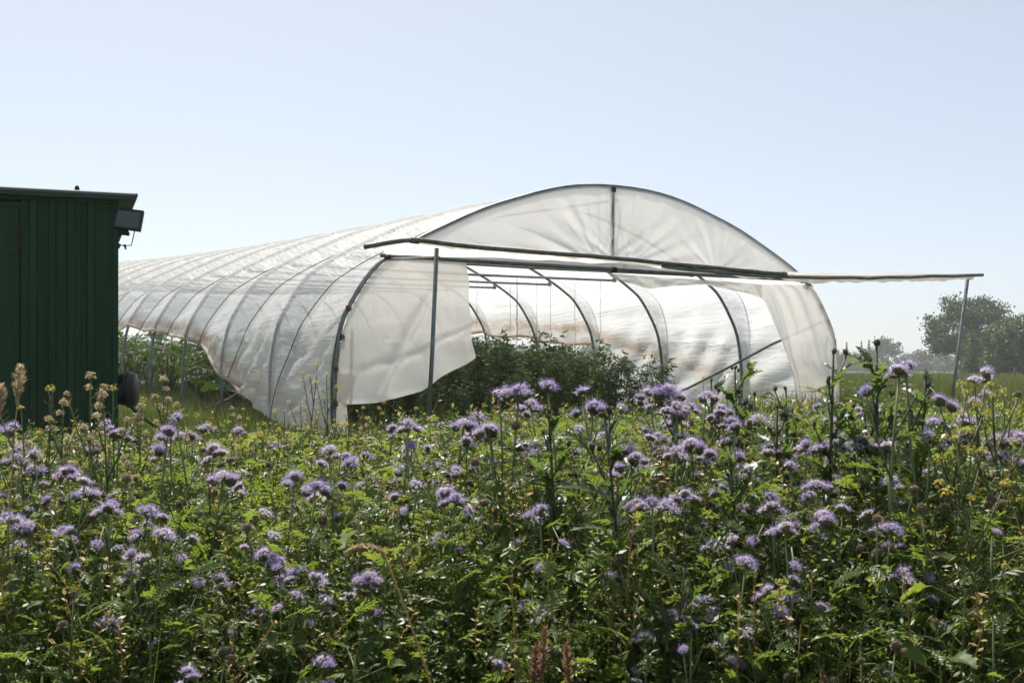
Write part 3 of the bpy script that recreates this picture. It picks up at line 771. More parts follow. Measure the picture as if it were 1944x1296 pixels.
def lobed(L, wid, seed, lobes=4, droop=0.25):
    """broad coarse leaf with wavy lobed edge along +X, folded at its midrib"""
    rs = random.Random(seed); b = MB(); n = 15
    prev = None; ph = rs.uniform(0, 1)
    for i in range(n + 1):
        f = i / n
        env = sin(pi * min(1.0, 0.08 + 0.92 * f)) ** 0.75 if f < 1 else 0.0
        if f < 0.2: env *= 0.22 + 0.5 * f
        ww = []
        for sg in (0, 1):
            m_ = 0.78 + 0.22 * cos(2 * pi * (lobes * f + ph + 0.3 * sg)) + rs.uniform(-.07, .07)
            ww.append(max(0.002, wid * env * m_))
        c_ = Vector((L * f, 0.03 * L * sin(2.2 * f + ph), L * (0.25 * f - droop * f * f)))
        lft = c_ + Vector((ww[0] * .25, ww[0], ww[0] * (0.25 + 0.22 * sin(9 * f + ph * 6)))); rgt = c_ + Vector((ww[1] * .25, -ww[1], ww[1] * (0.25 + 0.22 * sin(8 * f + 2 + ph * 6))))
        if prev:
            b.add([prev[0], prev[1], c_, lft], [(0, 1, 2, 3)]); b.add([prev[1], prev[2], rgt, c_], [(0, 1, 2, 3)])
        prev = (lft, c_, rgt)
    return b
def spiny(L, wid, seed):
    """thistle leaf: jagged, rippled"""
    rs = random.Random(seed); b = MB(); n = 6
    def mid(f): return Vector((L * f, 0, L * (0.45 * f - 0.35 * f * f)))
    for i in range(n):
        f0, f1 = i / n, (i + 1) / n; a, c_ = mid(f0), mid(f1)
        w = wid * (0.4 + 0.6 * sin(pi * (f0 + 0.08) ** 0.8)) * (1 - 0.3 * f0)
        for sg in (-1, 1):
            h = rs.uniform(-0.1, 0.9) * w
            e0 = a + Vector((0, sg * w * 0.45, h * 0.3)); tip = a + (c_ - a) * 0.75 + Vector((0, sg * w * 1.25, h)); e1 = c_ + Vector((0, sg * w * 0.4, h * 0.2))
            b.add([a, c_, e1, tip, e0], [(0, 1, 2, 4), (4, 2, 3)])
    b.add([mid(1) + Vector((0, wid * .35, 0)), mid(1) - Vector((0, wid * .35, 0)), mid(1.12)], [(0, 1, 2)])
    return b
def fib(n, lo, hi):
    out = []
    for i in range(n):
        z = lo + (hi - lo) * (i + 0.5) / n; r = sqrt(max(0, 1 - z * z)); a = i * 2.39996
        out.append(Vector((r * cos(a), r * sin(a), z)))
    return out
def perp(d):
    a = d.cross(Vector((0.3, 0.2, 0.9))).normalized(); return a, d.cross(a)
def ball(b, r, mi, sx=1.0, sz=1.0, seg=8, ring=5, off=(0, 0, 0), cut=-1.0):
    V = []; F = []
    for j in range(ring + 1):
        ph = pi * j / ring
        for k in range(seg):
            V.append((r * sx * sin(ph) * cos(2 * pi * k / seg) + off[0], r * sx * sin(ph) * sin(2 * pi * k / seg) + off[1], r * sz * cos(ph) + off[2]))
    for j in range(ring):
        for k in range(seg): F.append((j * seg + k, j * seg + (k + 1) % seg, (j + 1) * seg + (k + 1) % seg, (j + 1) * seg + k))
    b.add(V, F, mi)
def bloom(seed, n=30, squash=0.8, open_=1.0):
    """one phacelia head: hairy calyx ball below, small cup flowers with long stamens above"""
    rs = random.Random(seed); b = MB(); R = 0.0165
    ball(b, R * 0.9, 2, 1.0, squash, 8, 5)
    lo = 0.05 if open_ > 0.9 else 0.45
    tilt = Vector((rs.uniform(-.4, .4), rs.uniform(-.4, .4), 0))
    for d in fib(n, lo - 0.25, 1.0):
        d = (d + Vector((rs.uniform(-.15, .15), rs.uniform(-.15, .15), rs.uniform(-.1, .1)))).normalized()
        if (d + tilt).z < lo - 0.2: continue
        p = Vector((d.x * R, d.y * R, d.z * R * squash)); d2 = (d + Vector((0, 0, 0.35))).normalized()
        a, c_ = perp(d2); ph = rs.uniform(0, 6); sz = rs.uniform(0.0042, 0.0066)
        tip_c = p + d2 * 0.0015
        for k in range(5):
            t0 = ph + 2 * pi * k / 5; t1 = t0 + 2 * pi / 5 * 0.9; tm = (t0 + t1) / 2
            q = [tip_c, tip_c + d2 * 0.003 + (a * cos(t0) + c_ * sin(t0)) * sz * 0.7, tip_c + d2 * 0.0045 + (a * cos(tm) + c_ * sin(tm)) * sz * 1.25, tip_c + d2 * 0.003 + (a * cos(t1) + c_ * sin(t1)) * sz * 0.7]
            b.add(q, [(0, 1, 2, 3)], 0)
        for k in range(4):
            t0 = rs.uniform(0, 6.3); e = tip_c + d2 * rs.uniform(0.010, 0.017) + (a * cos(t0) + c_ * sin(t0)) * 0.0055
            s_ = (a * sin(t0) - c_ * cos(t0)) * 0.00045
            b.add([tip_c + s_, tip_c - s_, e - s_ * 0.8, e + s_ * 0.8], [(0, 1, 2, 3)], 1)
    for d in fib(70, -1.0, 0.5 if open_ < 0.9 else 0.15):
        d = (d + Vector((rs.uniform(-.3, .3), rs.uniform(-.3, .3), rs.uniform(-.2, .5)))).normalized()
        p = Vector((d.x * R * 0.85, d.y * R * 0.85, d.z * R * squash * 0.85)); a, c_ = perp(d)
        b.add([p + a * 0.0016, p - a * 0.0016, p + d * rs.uniform(0.004, 0.0075)], [(0, 1, 2)], 2)
    return b.mesh('flower_head', ['petal', 'stamen', 'calyx'])
def budhead(seed, mat='calyx'):
    rs = random.Random(seed); b = MB(); R = 0.014
    ball(b, R * 0.9, 0, 1.0, 0.95, 8, 5)
    for d in fib(150, -1, 1):
        d = (d + Vector((rs.uniform(-.3, .3), rs.uniform(-.3, .3), rs.uniform(-.1, .4)))).normalized()
        p = d * R * 0.85; a, c_ = perp(d); w = 0.0017
        b.add([p + a * w, p - a * w, p + d * rs.uniform(0.0035, 0.007)], [(0, 1, 2)], 0)
    return b.mesh('bud_head', [mat])
BLOOMS = [bloom(i, 16 + 5 * (i % 4), 0.62 + 0.13 * (i % 4), (1.0, 0.7, 1.0, 0.55)[i % 4]) for i in range(10)]
BUDS = [budhead(50 + i) for i in range(2)] + [budhead(55 + i, 'seedy') for i in range(2)]
PLEAF = [pinnate(0.085 + 0.01 * i, 7 + i % 2, 0.021, 0.42 + 0.12 * (i % 3), 20 + i).mesh('leaf', 'phleaf') for i in range(5)]

def basis(d, roll=0.0):
    """rotation taking +X to direction d"""
    return d.to_track_quat('X', 'Z').to_matrix().to_4x4() @ Matrix.Rotation(roll, 4, 'X')
def leaf_mat(p, az_, el, sc, roll=0.0):
    return Matrix.Translation(p) @ Matrix.Rotation(az_, 4, 'Z') @ Matrix.Rotation(-el, 4, 'Y') @ Matrix.Rotation(roll, 4, 'X') @ Matrix.Scale(sc, 4)

def proto_phacelia(seed, budded=False):
    """list of (name, mesh, local matrix); unit plant about 0.95 m tall; also returns its tip"""
    rs = random.Random(seed); parts = []; b = MB()
    H = 0.93; lx, ly = rs.uniform(-.08, .08), rs.uniform(-.08, .08)
    def st(f): return Vector((lx * f * f + 0.012 * nz(f * 3, seed), ly * f * f + 0.012 * nz(f * 3, seed + 20), H * f))
    b.tube([st(i / 8) for i in range(9)], [0.0048 - 0.0026 * i / 8 for i in range(9)], 5)
    a = rs.uniform(0, 6)
    ends = []
    for f in (0.30, 0.40, 0.48, 0.56, 0.64, 0.72, 0.80, 0.88):
        a += 2.4; p = st(f)
        parts.append(('leaf', rs.choice(PLEAF), leaf_mat(p, a + rs.uniform(-.3, .3), rs.uniform(-0.1, 0.6), rs.uniform(0.75, 1.25) * (1.25 - 0.55 * f), rs.uniform(-.4, .4))))
        if f > 0.46 and rs.random() < 0.62:
            l = rs.uniform(0.10, 0.24) * (1.3 - f * 0.6); d = Vector((cos(a + .5) * 0.55, sin(a + .5) * 0.55, 1)).normalized()
            q = p + d * l * 0.5 + Vector((0, 0, l * 0.05)); e = p + d * l + Vector((0, 0, l * 0.22))
            if e.z > H - 0.02: e.z = H - 0.02 - rs.random() * 0.05
            b.tube([p, q, e], [0.0024, 0.002, 0.0016], 4); ends.append(e)
    tip = st(1.0)
    parts.append(('stem', b.mesh('stem', 'phstem', True), Matrix.Identity(4)))
    k = rs.choice([1, 1, 2, 3])
    for i in range(k):
        o = Vector((0, 0, 0.012)) if i == 0 else Vector((cos(i * 2.1 + seed) * 0.024, sin(i * 2.1 + seed) * 0.024, 0.0))
        parts.append(('bud_head' if budded else 'flower_head', rs.choice(BUDS if budded else BLOOMS), Matrix.Translation(tip + o) @ Euler((rs.uniform(-.4, .4), rs.uniform(-.4, .4), rs.uniform(0, 6))).to_matrix().to_4x4() @ Matrix.Diagonal((rs.uniform(.8, 1.4), rs.uniform(.7, 1.0), rs.uniform(.65, 1.0), 1)) @ Matrix.Scale(rs.uniform(0.7, 0.98), 4)))
    for e in ends:
        if rs.random() < (0.12 if budded else 0.45): nm, ms, sc = 'flower_head', rs.choice(BLOOMS), rs.uniform(0.5, 0.8)
        else: nm, ms, sc = 'bud_head', rs.choice(BUDS), rs.uniform(0.6, 0.95)
        parts.append((nm, ms, Matrix.Translation(e + Vector((0, 0, 0.010))) @ Euler((rs.uniform(-.6, .6), rs.uniform(-.6, .6), rs.uniform(0, 6))).to_matrix().to_4x4() @ Matrix.Diagonal((rs.uniform(.8, 1.35), rs.uniform(.7, 1.0), rs.uniform(.7, 1.0), 1)) @ Matrix.Scale(sc, 4)))
    return parts, tip + Vector((0, 0, 0.02))

def place(proto, name, label, cat, group, base=None, tip_at=None, rot=None, tilt=0.0, sc=1.0):
    """set one plant out as a thing of its own with its parts; by its foot, or grown to the height of tip_at"""
    parts, tip = proto
    rot = random.uniform(0, 2 * pi) if rot is None else rot
    if tip_at is not None:
        g = G(tip_at.x, tip_at.y); sc = (tip_at.z - g) / tip.z
        off = Matrix.Rotation(rot, 3, 'Z') @ Vector((tip.x, tip.y, 0)) * sc
        base = Vector((tip_at.x - off.x, tip_at.y - off.y, g))
    if name in ('tomato_plant', 'squash_plant'): base = Vector((base.x, base.y, G(base.x, base.y)))
    o = thing(name, label, cat, base, rot, group)
    o.scale = (sc,) * 3
    for nm, me, mt in parts:
        q = bpy.data.objects.new(nm, me); COL.objects.link(q); q.parent = o; q.matrix_basis = mt
        if nm == 'foliage' or nm == 'crown': q['kind'] = 'stuff'
    return o

# canopy height of the flower strip over the ground plan
ET = [(1.9, 0.10), (2.2, 0.24), (2.45, 0.41), (2.75, 0.51), (3.0, 0.575), (4.0, 0.63), (5.5, 0.60), (7.0, 0.48), (9, 0.38), (12, 0.32)]
def E(x, y):
    px = CX + FPX * x / y
    return lerp_tab(ET, y) - 0.075 * (1 - sstep(600, 950, px)) * sstep(2.0, 3.2, y) + 0.03 * sstep(1150, 1450, px) * sstep(2.2, 3.2, y)

PH = [proto_phacelia(100 + i) for i in range(10)]
PB = [proto_phacelia(150 + i, True) for i in range(5)]
PHL = 'phacelia plant with lavender tufted flower heads and feathery leaves'
PBL = 'phacelia plant in bud or gone over, with fuzzy grey-brown heads on hairy stems'
PHG = 'phacelia plants in the flower strip'
spots = [(1720, 690, 2.6), (985, 733, 2.9), (1040, 728, 3.0), (1105, 738, 3.1), (335, 788, 3.0), (1232, 740, 3.3), (1268, 735, 3.2), (1285, 765, 3.1), (560, 900, 2.5), (625, 850, 2.9), (775, 800, 3.1), (930, 808, 2.8), (845, 930, 2.4), (790, 915, 2.5), (1395, 805, 3.0), (1205, 862, 2.8), (1310, 838, 2.9), (1530, 838, 2.8), (1872, 703, 3.0), (310, 1008, 2.1), (205, 958, 2.3), (25, 805, 3.1), (65, 858, 2.9), (160, 908, 2.6), (200, 800, 3.3), (405, 845, 2.9), (422, 900, 2.7), (1300, 932, 2.5), (1640, 832, 2.9), (1690, 908, 2.6), (1025, 962, 2.4), (700, 1088, 2.0), (415, 1093, 2.05), (520, 1012, 2.3), (945, 1255, 1.65), (355, 1268, 1.65), (612, 1250, 1.7), (1320, 1132, 1.95), (1408, 888, 2.7), (1692, 998, 2.2), (1715, 1082, 2.05), (1552, 915, 2.5), (1462, 938, 2.45), (1312, 1183, 1.85), (1420, 1195, 1.85), (1830, 788, 3.2), (1770, 800, 3.1), (250, 1045, 2.1), (1190, 850, 3.0), (1250, 850, 3.2), (1440, 790, 3.3), (1340, 745, 3.5), (1500, 880, 2.7), (1600, 960, 2.4), (1100, 810, 3.2), (1370, 770, 3.4), (880, 800, 3.3), (15, 975, 2.3), (130, 890, 2.8), (280, 965, 2.3), (600, 1090, 2.0), (1930, 820, 3.2), (1900, 830, 3.0), (1510, 1095, 2.0), (1390, 1020, 2.2), (530, 1060, 2.2), (1590, 835, 3.1), (1460, 845, 3.0)]
def dfar(d): return 2.20 + (d - 1.65) * 0.593 if d < 3.0 else d
nph = 0
for i, (px, py, d) in enumerate(spots):
    d = dfar(d)
    place(PH[i % len(PH)], 'phacelia_plant', PHL, 'flowering plant', PHG, tip_at=at(px, py, d)); nph += 1
    if 2.35 < d and random.random() < 0.75:
        for k in range(random.choice([1, 1, 2])):
            place(PH[(i + 3 + k) % len(PH)], 'phacelia_plant', PHL, 'flowering plant', PHG, tip_at=at(px + random.uniform(-42, 42), py + random.uniform(4, 38), d + random.uniform(-.06, .1))); nph += 1
def strip_xy(d0, d1, margin=1.08):
    d = sqrt(random.uniform(d0 * d0, d1 * d1)); return random.uniform(-0.445, 0.445) * d * margin, d
while nph < 285:
    x, y = strip_xy(2.2, 5.4)
    px = CX + FPX * x / y
    if px < 640 and y > 4.4: continue
    k = nz(x * 1.6, y * 1.3, 5) + (0.18 if px > 1050 else -0.05)
    z = E(x, y) + random.uniform(-0.22, 0.05) + (0.03 if px > 1100 else 0)
    fl_ = random.random() < 0.55 + 1.3 * k
    place(random.choice(PH if fl_ else PB), 'phacelia_plant', PHL if fl_ else PBL, 'flowering plant', PHG, tip_at=Vector((x, y, z))); nph += 1

# ------------------------------------------------------------------ thistles
SPINY = [spiny(0.12 + 0.015 * i, 0.027, 70 + i).mesh('leaf', 'thleaf') for i in range(4)]
def thbud(seed):
    rs = random.Random(seed); b = MB()
    ball(b, 0.0075, 0, 1.0, 1.35, 7, 5, (0, 0, 0.008))
    for d in fib(46, -0.7, 0.95):
        p = Vector((d.x * 0.007, d.y * 0.007, d.z * 0.0095 + 0.008)); a, c_ = perp(d); w = 0.0016
        b.add([p + a * w, p - a * w, p + (d + Vector((0, 0, .6))) * 0.0038], [(0, 1, 2)], 0)
    return b.mesh('bud', 'thbud')
TBUD = [thbud(1), thbud(2)]
def proto_thistle(seed, bushy=1.0):
    rs = random.Random(seed); parts = []; b = MB(); H = 1.12
    lx, ly = rs.uniform(-.05, .05), rs.uniform(-.05, .05)
    def st(f): return Vector((lx * f * f + .008 * nz(f * 4, seed), ly * f * f, H * f))
    b.tube([st(i / 8) for i in range(9)], [0.0075 - 0.0045 * i / 8 for i in range(9)], 6)
    a = rs.uniform(0, 6)
    for i in range(int(14 * bushy)):
        f = 0.28 + 0.66 * i / (14 * bushy); a += 2.4
        parts.append(('leaf', rs.choice(SPINY), leaf_mat(st(f), a, rs.uniform(0.1, 0.8), rs.uniform(0.75, 1.15) * (1.3 - 0.75 * f), rs.uniform(-.5, .5))))
    ends = [st(1.0)]
    for i in range(7):
        f = 0.70 + 0.27 * i / 7; a += 2.4; p = st(f); l = rs.uniform(0.06, 0.15) * (1.5 - f)
        d = Vector((cos(a) * .6, sin(a) * .6, 1)).normalized(); e = p + d * l + Vector((0, 0, l * .2))
        b.tube([p, p + d * l * .5, e], [0.003, 0.0026, 0.002], 4); ends.append(e)
        for k in range(4): parts.append(('leaf', rs.choice(SPINY), leaf_mat(p + d * l * (0.15 + 0.25 * k), a + rs.uniform(-2, 2), rs.uniform(.0, .9), rs.uniform(.3, .6), rs.uniform(-.5, .5))))
    parts.append(('stem', b.mesh('stem', 'thstem', True), Matrix.Identity(4)))
    for e in ends:
        for k in range(rs.choice([1, 2, 3])):
            o = Vector((rs.uniform(-.012, .012), rs.uniform(-.012, .012), rs.uniform(-.015, .005))) if k else Vector()
            parts.append(('bud', rs.choice(TBUD), Matrix.Translation(e + o) @ Euler((rs.uniform(-.5, .5), rs.uniform(-.5, .5), 0)).to_matrix().to_4x4() @ Matrix.Scale(rs.uniform(0.55, 0.85), 4)))
    return parts, st(1.0) + Vector((0, 0, 0.02))
TP = [proto_thistle(300 + i, 0.85 + 0.15 * (i % 3)) for i in range(5)]
THX = {0: 'tall dense thistle standing against the right end of the tunnel hoop', 1: 'tall thistle with branched bud top against the sky beside the tunnel', 2: 'slim dark thistle just beside the tallest phacelia head', 3: 'thick dark thistle stalk standing in the middle of the flower strip', 4: 'dark thistle in front of the tomato plants'}
THL = 'dark spiny thistle with clustered buds rising above the purple flowers'
for i, (px, py, d) in enumerate([(1582, 655, 2.9), (1664, 640, 3.0), (1757, 702, 2.8), (1148, 772, 2.2), (1042, 770, 2.7), (1492, 728, 3.4), (1432, 740, 3.5), (1350, 712, 3.6), (1395, 688, 3.5), (1640, 722, 3.2), (1690, 735, 3.3), (1385, 830, 2.5), (1475, 760, 3.0), (1300, 1060, 1.9), (1620, 760, 3.0)]):
    place(TP[i % 5], 'thistle', THX.get(i, THL), 'thistle', 'thistles in the flower strip', tip_at=at(px, py, dfar(d)))

# ------------------------------------------------------------------ yellow mustard, seeding weeds, grasses, broad-leaved weeds
def cluster(seed, mat, n, r, petal):
    rs = random.Random(seed); b = MB()
    for d in fib(n, -0.3, 1):
        p = Vector((d.x, d.y, d.z * 1.1)) * r * rs.uniform(.45, 1.25); a, c_ = perp((d + Vector((0, 0, .6))).normalized()); ph = rs.uniform(0, 6)
        for k in range(4):
            t = ph + k * pi / 2; v1 = (a * cos(t) + c_ * sin(t)); v2 = (a * cos(t + .8) + c_ * sin(t + .8)); v3 = (a * cos(t - .8) + c_ * sin(t - .8))
            b.add([p, p + v3 * petal * .6, p + v1 * petal + d * petal * .3, p + v2 * petal * .6], [(0, 1, 2, 3)])
    return b.mesh('cluster', mat)
YCL = [cluster(i, 'yellow', 13, 0.0095, 0.004) for i in range(3)]
TCL = [cluster(10 + i, 'tan', 22, 0.0105, 0.0048) for i in range(3)]
LOB = [lobed(0.11 + .015 * i, 0.026, 400 + i, 5).mesh('leaf', 'mustard', True) for i in range(4)]
def proto_mustard(seed, cl, nm, nb=6, leaves=5, spread=.55, dens=1):
    rs = random.Random(seed); parts = []; b = MB(); H = 1.0
    lx, ly = rs.uniform(-.06, .06), rs.uniform(-.06, .06)
    def st(f): return Vector((lx * f * f + .01 * nz(f * 3, seed), ly * f * f, H * f))
    b.tube([st(i / 8) for i in range(9)], [0.005 - 0.0034 * i / 8 for i in range(9)], 5)
    a = rs.uniform(0, 6); ends = [(st(1), Vector((0, 0, 1)))]
    for i in range(nb):
        f = 0.5 + 0.42 * i / nb; a += 2.4; p = st(f); l = rs.uniform(.14, .3) * (1.35 - f)
        d = Vector((cos(a) * spread, sin(a) * spread, 1)).normalized(); e = p + d * l + Vector((0, 0, l * .25))
        b.tube([p, p + d * l * .5, e], [0.0024, 0.002, 0.0014], 4); ends.append((e, d))
        for k in range(7):          # pods
            q = p.lerp(e, 0.35 + 0.6 * k / 7); t = rs.uniform(0, 6.3); v = Vector((cos(t), sin(t), .9)).normalized() * 0.022
            b.tube([q, q + v], [0.0009, 0.0012], 3, cap=False)
    for k in range(12):
        q = st(0.72 + 0.24 * k / 12); t = rs.uniform(0, 6.3); v = Vector((cos(t), sin(t), .9)).normalized() * 0.024
        b.tube([q, q + v], [0.0009, 0.0012], 3, cap=False)
    for i in range(leaves):
        f = .2 + .5 * i / max(1, leaves); a += 2.4
        parts.append(('leaf', rs.choice(LOB), leaf_mat(st(f), a, rs.uniform(0, .6), rs.uniform(.6, 1.0) * (1.25 - f), rs.uniform(-.4, .4))))
    parts.append(('stem', b.mesh('stem', 'mustem', True), Matrix.Identity(4)))
    for e, d in ends:
        for k in range(dens):
            o = -d * 0.03 * k + Vector((rs.uniform(-.012, .012), rs.uniform(-.012, .012), 0)) * (1 if k else 0)
            parts.append((nm, rs.choice(cl), Matrix.Translation(e + o) @ Euler((0, 0, rs.uniform(0, 6))).to_matrix().to_4x4() @ Matrix.Scale(rs.uniform(.8, 1.25), 4)))
    return parts, st(1) + Vector((0, 0, .012))
MU = [proto_mustard(500 + i, YCL, 'flower_cluster', 6) for i in range(4)]
MUB = proto_mustard(520, YCL, 'flower_cluster', 9, 7, .6, 1)
SD = [proto_mustard(540 + i, TCL, 'seed_cluster', 6, 3, .42, 2) for i in range(3)]
for i, (px, py, d) in enumerate([(603, 688, 4.6), (620, 706, 4.5), (540, 775, 4.2), (470, 790, 4.4), (690, 770, 4.6), (730, 760, 4.8), (570, 760, 4.8), (790, 770, 4.4), (920, 765, 4.2), (960, 780, 3.6), (40, 765, 3.0), (95, 790, 3.2), (215, 730, 3.4), (500, 800, 3.8), (660, 800, 3.9), (860, 840, 3.4), (1000, 850, 3.2), (1905, 735, 3.1), (1850, 722, 3.0), (1785, 760, 3.2), (910, 860, 3.2), (440, 830, 3.5), (100, 730, 3.4), (1060, 890, 2.8), (750, 960, 2.5), (730, 1040, 2.1), (1755, 990, 2.3), (20, 1060, 2.1), (650, 830, 3.3)] + [(random.uniform(230, 700), random.uniform(768, 835), random.uniform(3.9, 5.2)) for _ in range(22)]):
    place(MU[i % 4], 'mustard_plant', 'slender mustard plant with small yellow flower tufts and thin pods', 'mustard', 'mustard plants in the flower strip', tip_at=at(px, py, dfar(d)))
for i, (px, py, d) in enumerate([(1815, 820, 2.1), (1880, 720, 2.7), (1835, 735, 2.75)]):
    place(MUB, 'mustard_plant', 'bushy mustard plant crowded with yellow flower tufts beside the leaning awning post', 'mustard', 'mustard plants in the flower strip', tip_at=at(px, py, dfar(d)))
for i, (px, py, d) in enumerate([(172, 706, 3.3), (310, 712, 3.7), (120, 755, 3.2), (268, 765, 3.5), (195, 740, 3.1), (440, 770, 4.4), (330, 820, 3.8), (580, 800, 4.6), (700, 790, 4.4), (545, 820, 4.0), (815, 790, 4.2), (1000, 800, 3.6)]):
    place(SD[i % 3], 'seeding_weed', 'weed with fluffy tan seed tufts standing among the purple flowers', 'weed', 'tan seeding weeds', tip_at=at(px, py, d))

def grass_head(name, label, tip, bend, mat, ln=0.12, stalkmat='straw', wide=.012, seed=1):
    """grass stalk with a tufted head; bend = sideways droop of the head"""
    rs = random.Random(seed); g = G(tip.x, tip.y)
    foot = Vector((tip.x - bend[0], tip.y - bend[1], g)); r = tip - foot
    P = [Vector((r.x * f ** 2.2, r.y * f ** 2.2, r.z * (f if bend[2] == 0 else (1.06 * sin(min(1, f) * 1.75) / sin(1.75) if False else f)))) for f in np.linspace(0, 1, 12)]
    if bend[2]:
        P = P + [P[-1] + Vector((math.copysign(bend[2], bend[2]) * k / 6, 0, 0.012 * sin(k / 6 * pi * .6) - 0.012 * (k / 6) ** 2)) for k in range(1, 7)]
    o = thing(name, label, 'grass', foot)
    link('stalk', MB().tube(P, [0.0026 - 0.0014 * i / len(P) for i in range(len(P))], 5).mesh('stalk', stalkmat, True), o)
    b = MB(); L = 0
    k = len(P) - 1
    path = [P[-1]]
    while L < ln and k > 0: L += (P[k] - P[k - 1]).length; k -= 1; path.append(P[k])
    tot = L; fr = np.linspace(0, 1, 70)
    cum = [0.0]
    for i in range(1, len(path)): cum.append(cum[-1] + (path[i] - path[i - 1]).length)
    for f in fr:
        q = f * min(ln, cum[-1]); p = Vector([float(np.interp(q, cum, [v[i] for v in path])) for i in range(3)])
        d = (path[0] - path[-1]).normalized(); a, c_ = perp(d)
        for j in range(3):
            t = rs.uniform(0, 6.3); v = (a * cos(t) + c_ * sin(t)); w = wide * (0.35 + sin(pi * min(1, f + .08)))
            e = p + v * w * rs.uniform(.6, 1) + d * wide * .9; s_ = d.cross(v) * 0.0022
            b.add([p, p.lerp(e, .6) + s_, e, p.lerp(e, .6) - s_], [(0, 1, 2, 3)])
    link('seed_head', b.mesh('seed_head', mat), o)
    return o
grass_head('grass_stalk', 'bent straw-coloured grass stalk with its furry head drooping sideways', at(728, 1048, 1.85), (-0.19, 0.02, -0.055), 'tan', 0.07, seed=3, wide=.008)
grass_head('grass_stalk', 'upright grass with a thick beige seed head against the green wagon', at(38, 700, 2.6), (0.05, 0, 0), 'tan', 0.085, seed=4, wide=.016)
grass_head('grass_stalk', 'short grass with a drooping beige head low beside the green wagon', at(2, 735, 2.6), (0.03, 0, 0), 'tan', 0.07, seed=5, wide=.014)
for i, (px, py, d) in enumerate([(1035, 1195, 2.2), (1075, 1225, 2.22), (1018, 1228, 2.18)]):
    grass_head('dock_spike', 'withered reddish-brown dock spike low among the green leaves', at(px, py, d), (random.uniform(-.06, .06), 0, 0), 'dry', 0.10, 'dry', .012, seed=20 + i)['group'] = 'withered dock spikes'
grass_head('dock_spike', 'withered reddish-brown dock spike low among the green leaves', at(1560, 1275, 2.2), (-.1, 0, 0), 'dry', 0.08, 'dry', .007, seed=29)['group'] = 'withered dock spikes'

BLEAF = [lobed(0.092 + .012 * i, 0.028, 600 + i, 6, 0.45).mesh('leaf', 'mustard', True) for i in range(4)]
def proto_broad(seed, n=9):
    rs = random.Random(seed); parts = []; b = MB(); H = .60
    b.tube([(0, 0, 0), (.01, 0, H * .5), (.015, .01, H)], [.005, .004, .002], 6)
    a = 0
    for i in range(n):
        f = .30 + .70 * i / n; a += 2.4; p = Vector((.015 * f, .01 * f, H * f))
        q = p + Vector((cos(a), sin(a), .5)) * rs.uniform(.03, .08)
        b.tube([p, q], [.002, .0015], 4, cap=False)
        parts.append(('leaf', rs.choice(BLEAF), leaf_mat(q, a + rs.uniform(-.5, .5), rs.uniform(-.5, .6), rs.uniform(.45, .85), rs.uniform(-.7, .7))))
    parts.append(('stem', b.mesh('stem', 'mustem', True), Matrix.Identity(4)))
    return parts, Vector((.015, .01, H))
BR = [proto_broad(700 + i, 13 + 2 * i) for i in range(3)]
for i, (px, py, d) in enumerate([(885, 1215, 1.7), (1820, 1090, 1.95), (1870, 1000, 2.1), (1720, 1180, 1.8), (1900, 1150, 1.8), (1800, 1230, 1.7), (680, 985, 2.5), (640, 960, 2.7), (660, 1200, 1.75), (120, 1180, 1.9), (1640, 1190, 1.8), (1680, 885, 2.8), (1010, 1130, 2.0), (450, 1240, 1.7), (1100, 960, 2.5), (300, 1180, 1.9), (1460, 1250, 1.7), (1920, 960, 2.3), (60, 1260, 1.7), (1220, 1260, 1.7)]):
    p = at(px, py, max(dfar(d), 2.25))
    place(BR[i % 3], 'broad_leaved_weed', 'weed with broad lobed yellow-green leaves lit from behind', 'weed', 'broad-leaved weeds', base=Vector((p.x, p.y, p.z - .66)), sc=random.uniform(.9, 1.1)).location.z = p.z - .66

# ------------------------------------------------------------------ undergrowth: leaves nobody could count
def scatter(name, templates, n, fn, mat, **props):
    """fn(i) -> 4x4 matrix or None; all copies of the templates joined into one mesh"""
    T = []
    for b in templates:
        V = np.array([tuple(v) for v in b.V]); F = [f for f in b.F]
        tri = []
        for f in F:
            for k in range(1, len(f) - 1): tri.append((f[0], f[k], f[k + 1]))
        T.append((V, np.array(tri)))
    VV = []; FF = []; off = 0
    for i in range(n):
        m = fn(i)
        if m is None: continue
        V, F = T[i % len(T)]; A = np.array(m)
        VV.append(V @ A[:3, :3].T + A[:3, 3]); FF.append(F + off); off += len(V)
    return link(name, fast_mesh(name, np.concatenate(VV), np.concatenate(FF), mat), **props)
UT = [pinnate(.10, 7, .022, .45, 800 + i, fine=(i < 2)) for i in range(5)]
UB = [lobed(.05, .012, 830 + i, 3, .3) for i in range(3)]
def under_fn(i):
    far = i % 9 == 0
    x, y = strip_xy(*((4.5, 11) if far else ((2.28, 2.9) if i % 3 == 0 else (2.25, 5.0))))
    px = CX + FPX * x / y
    if px < 660 and y > 5.2: return None
    g = G(x, y); e = E(x, y) - 0.02 - (0.10 if far else 0)
    z = g + (e - g) * (1 - random.random() ** (1.0 if y < 2.8 else 1.5) * 0.72)
    return leaf_mat(Vector((x, y, z)), random.uniform(0, 6.3), random.uniform(-.5, .9), random.uniform(.5, .95), random.uniform(-.8, .8))
scatter('undergrowth', UT + UB, 17000, under_fn, 'under', kind='stuff', label='dense green feathery undergrowth filling the flower strip', category='undergrowth')
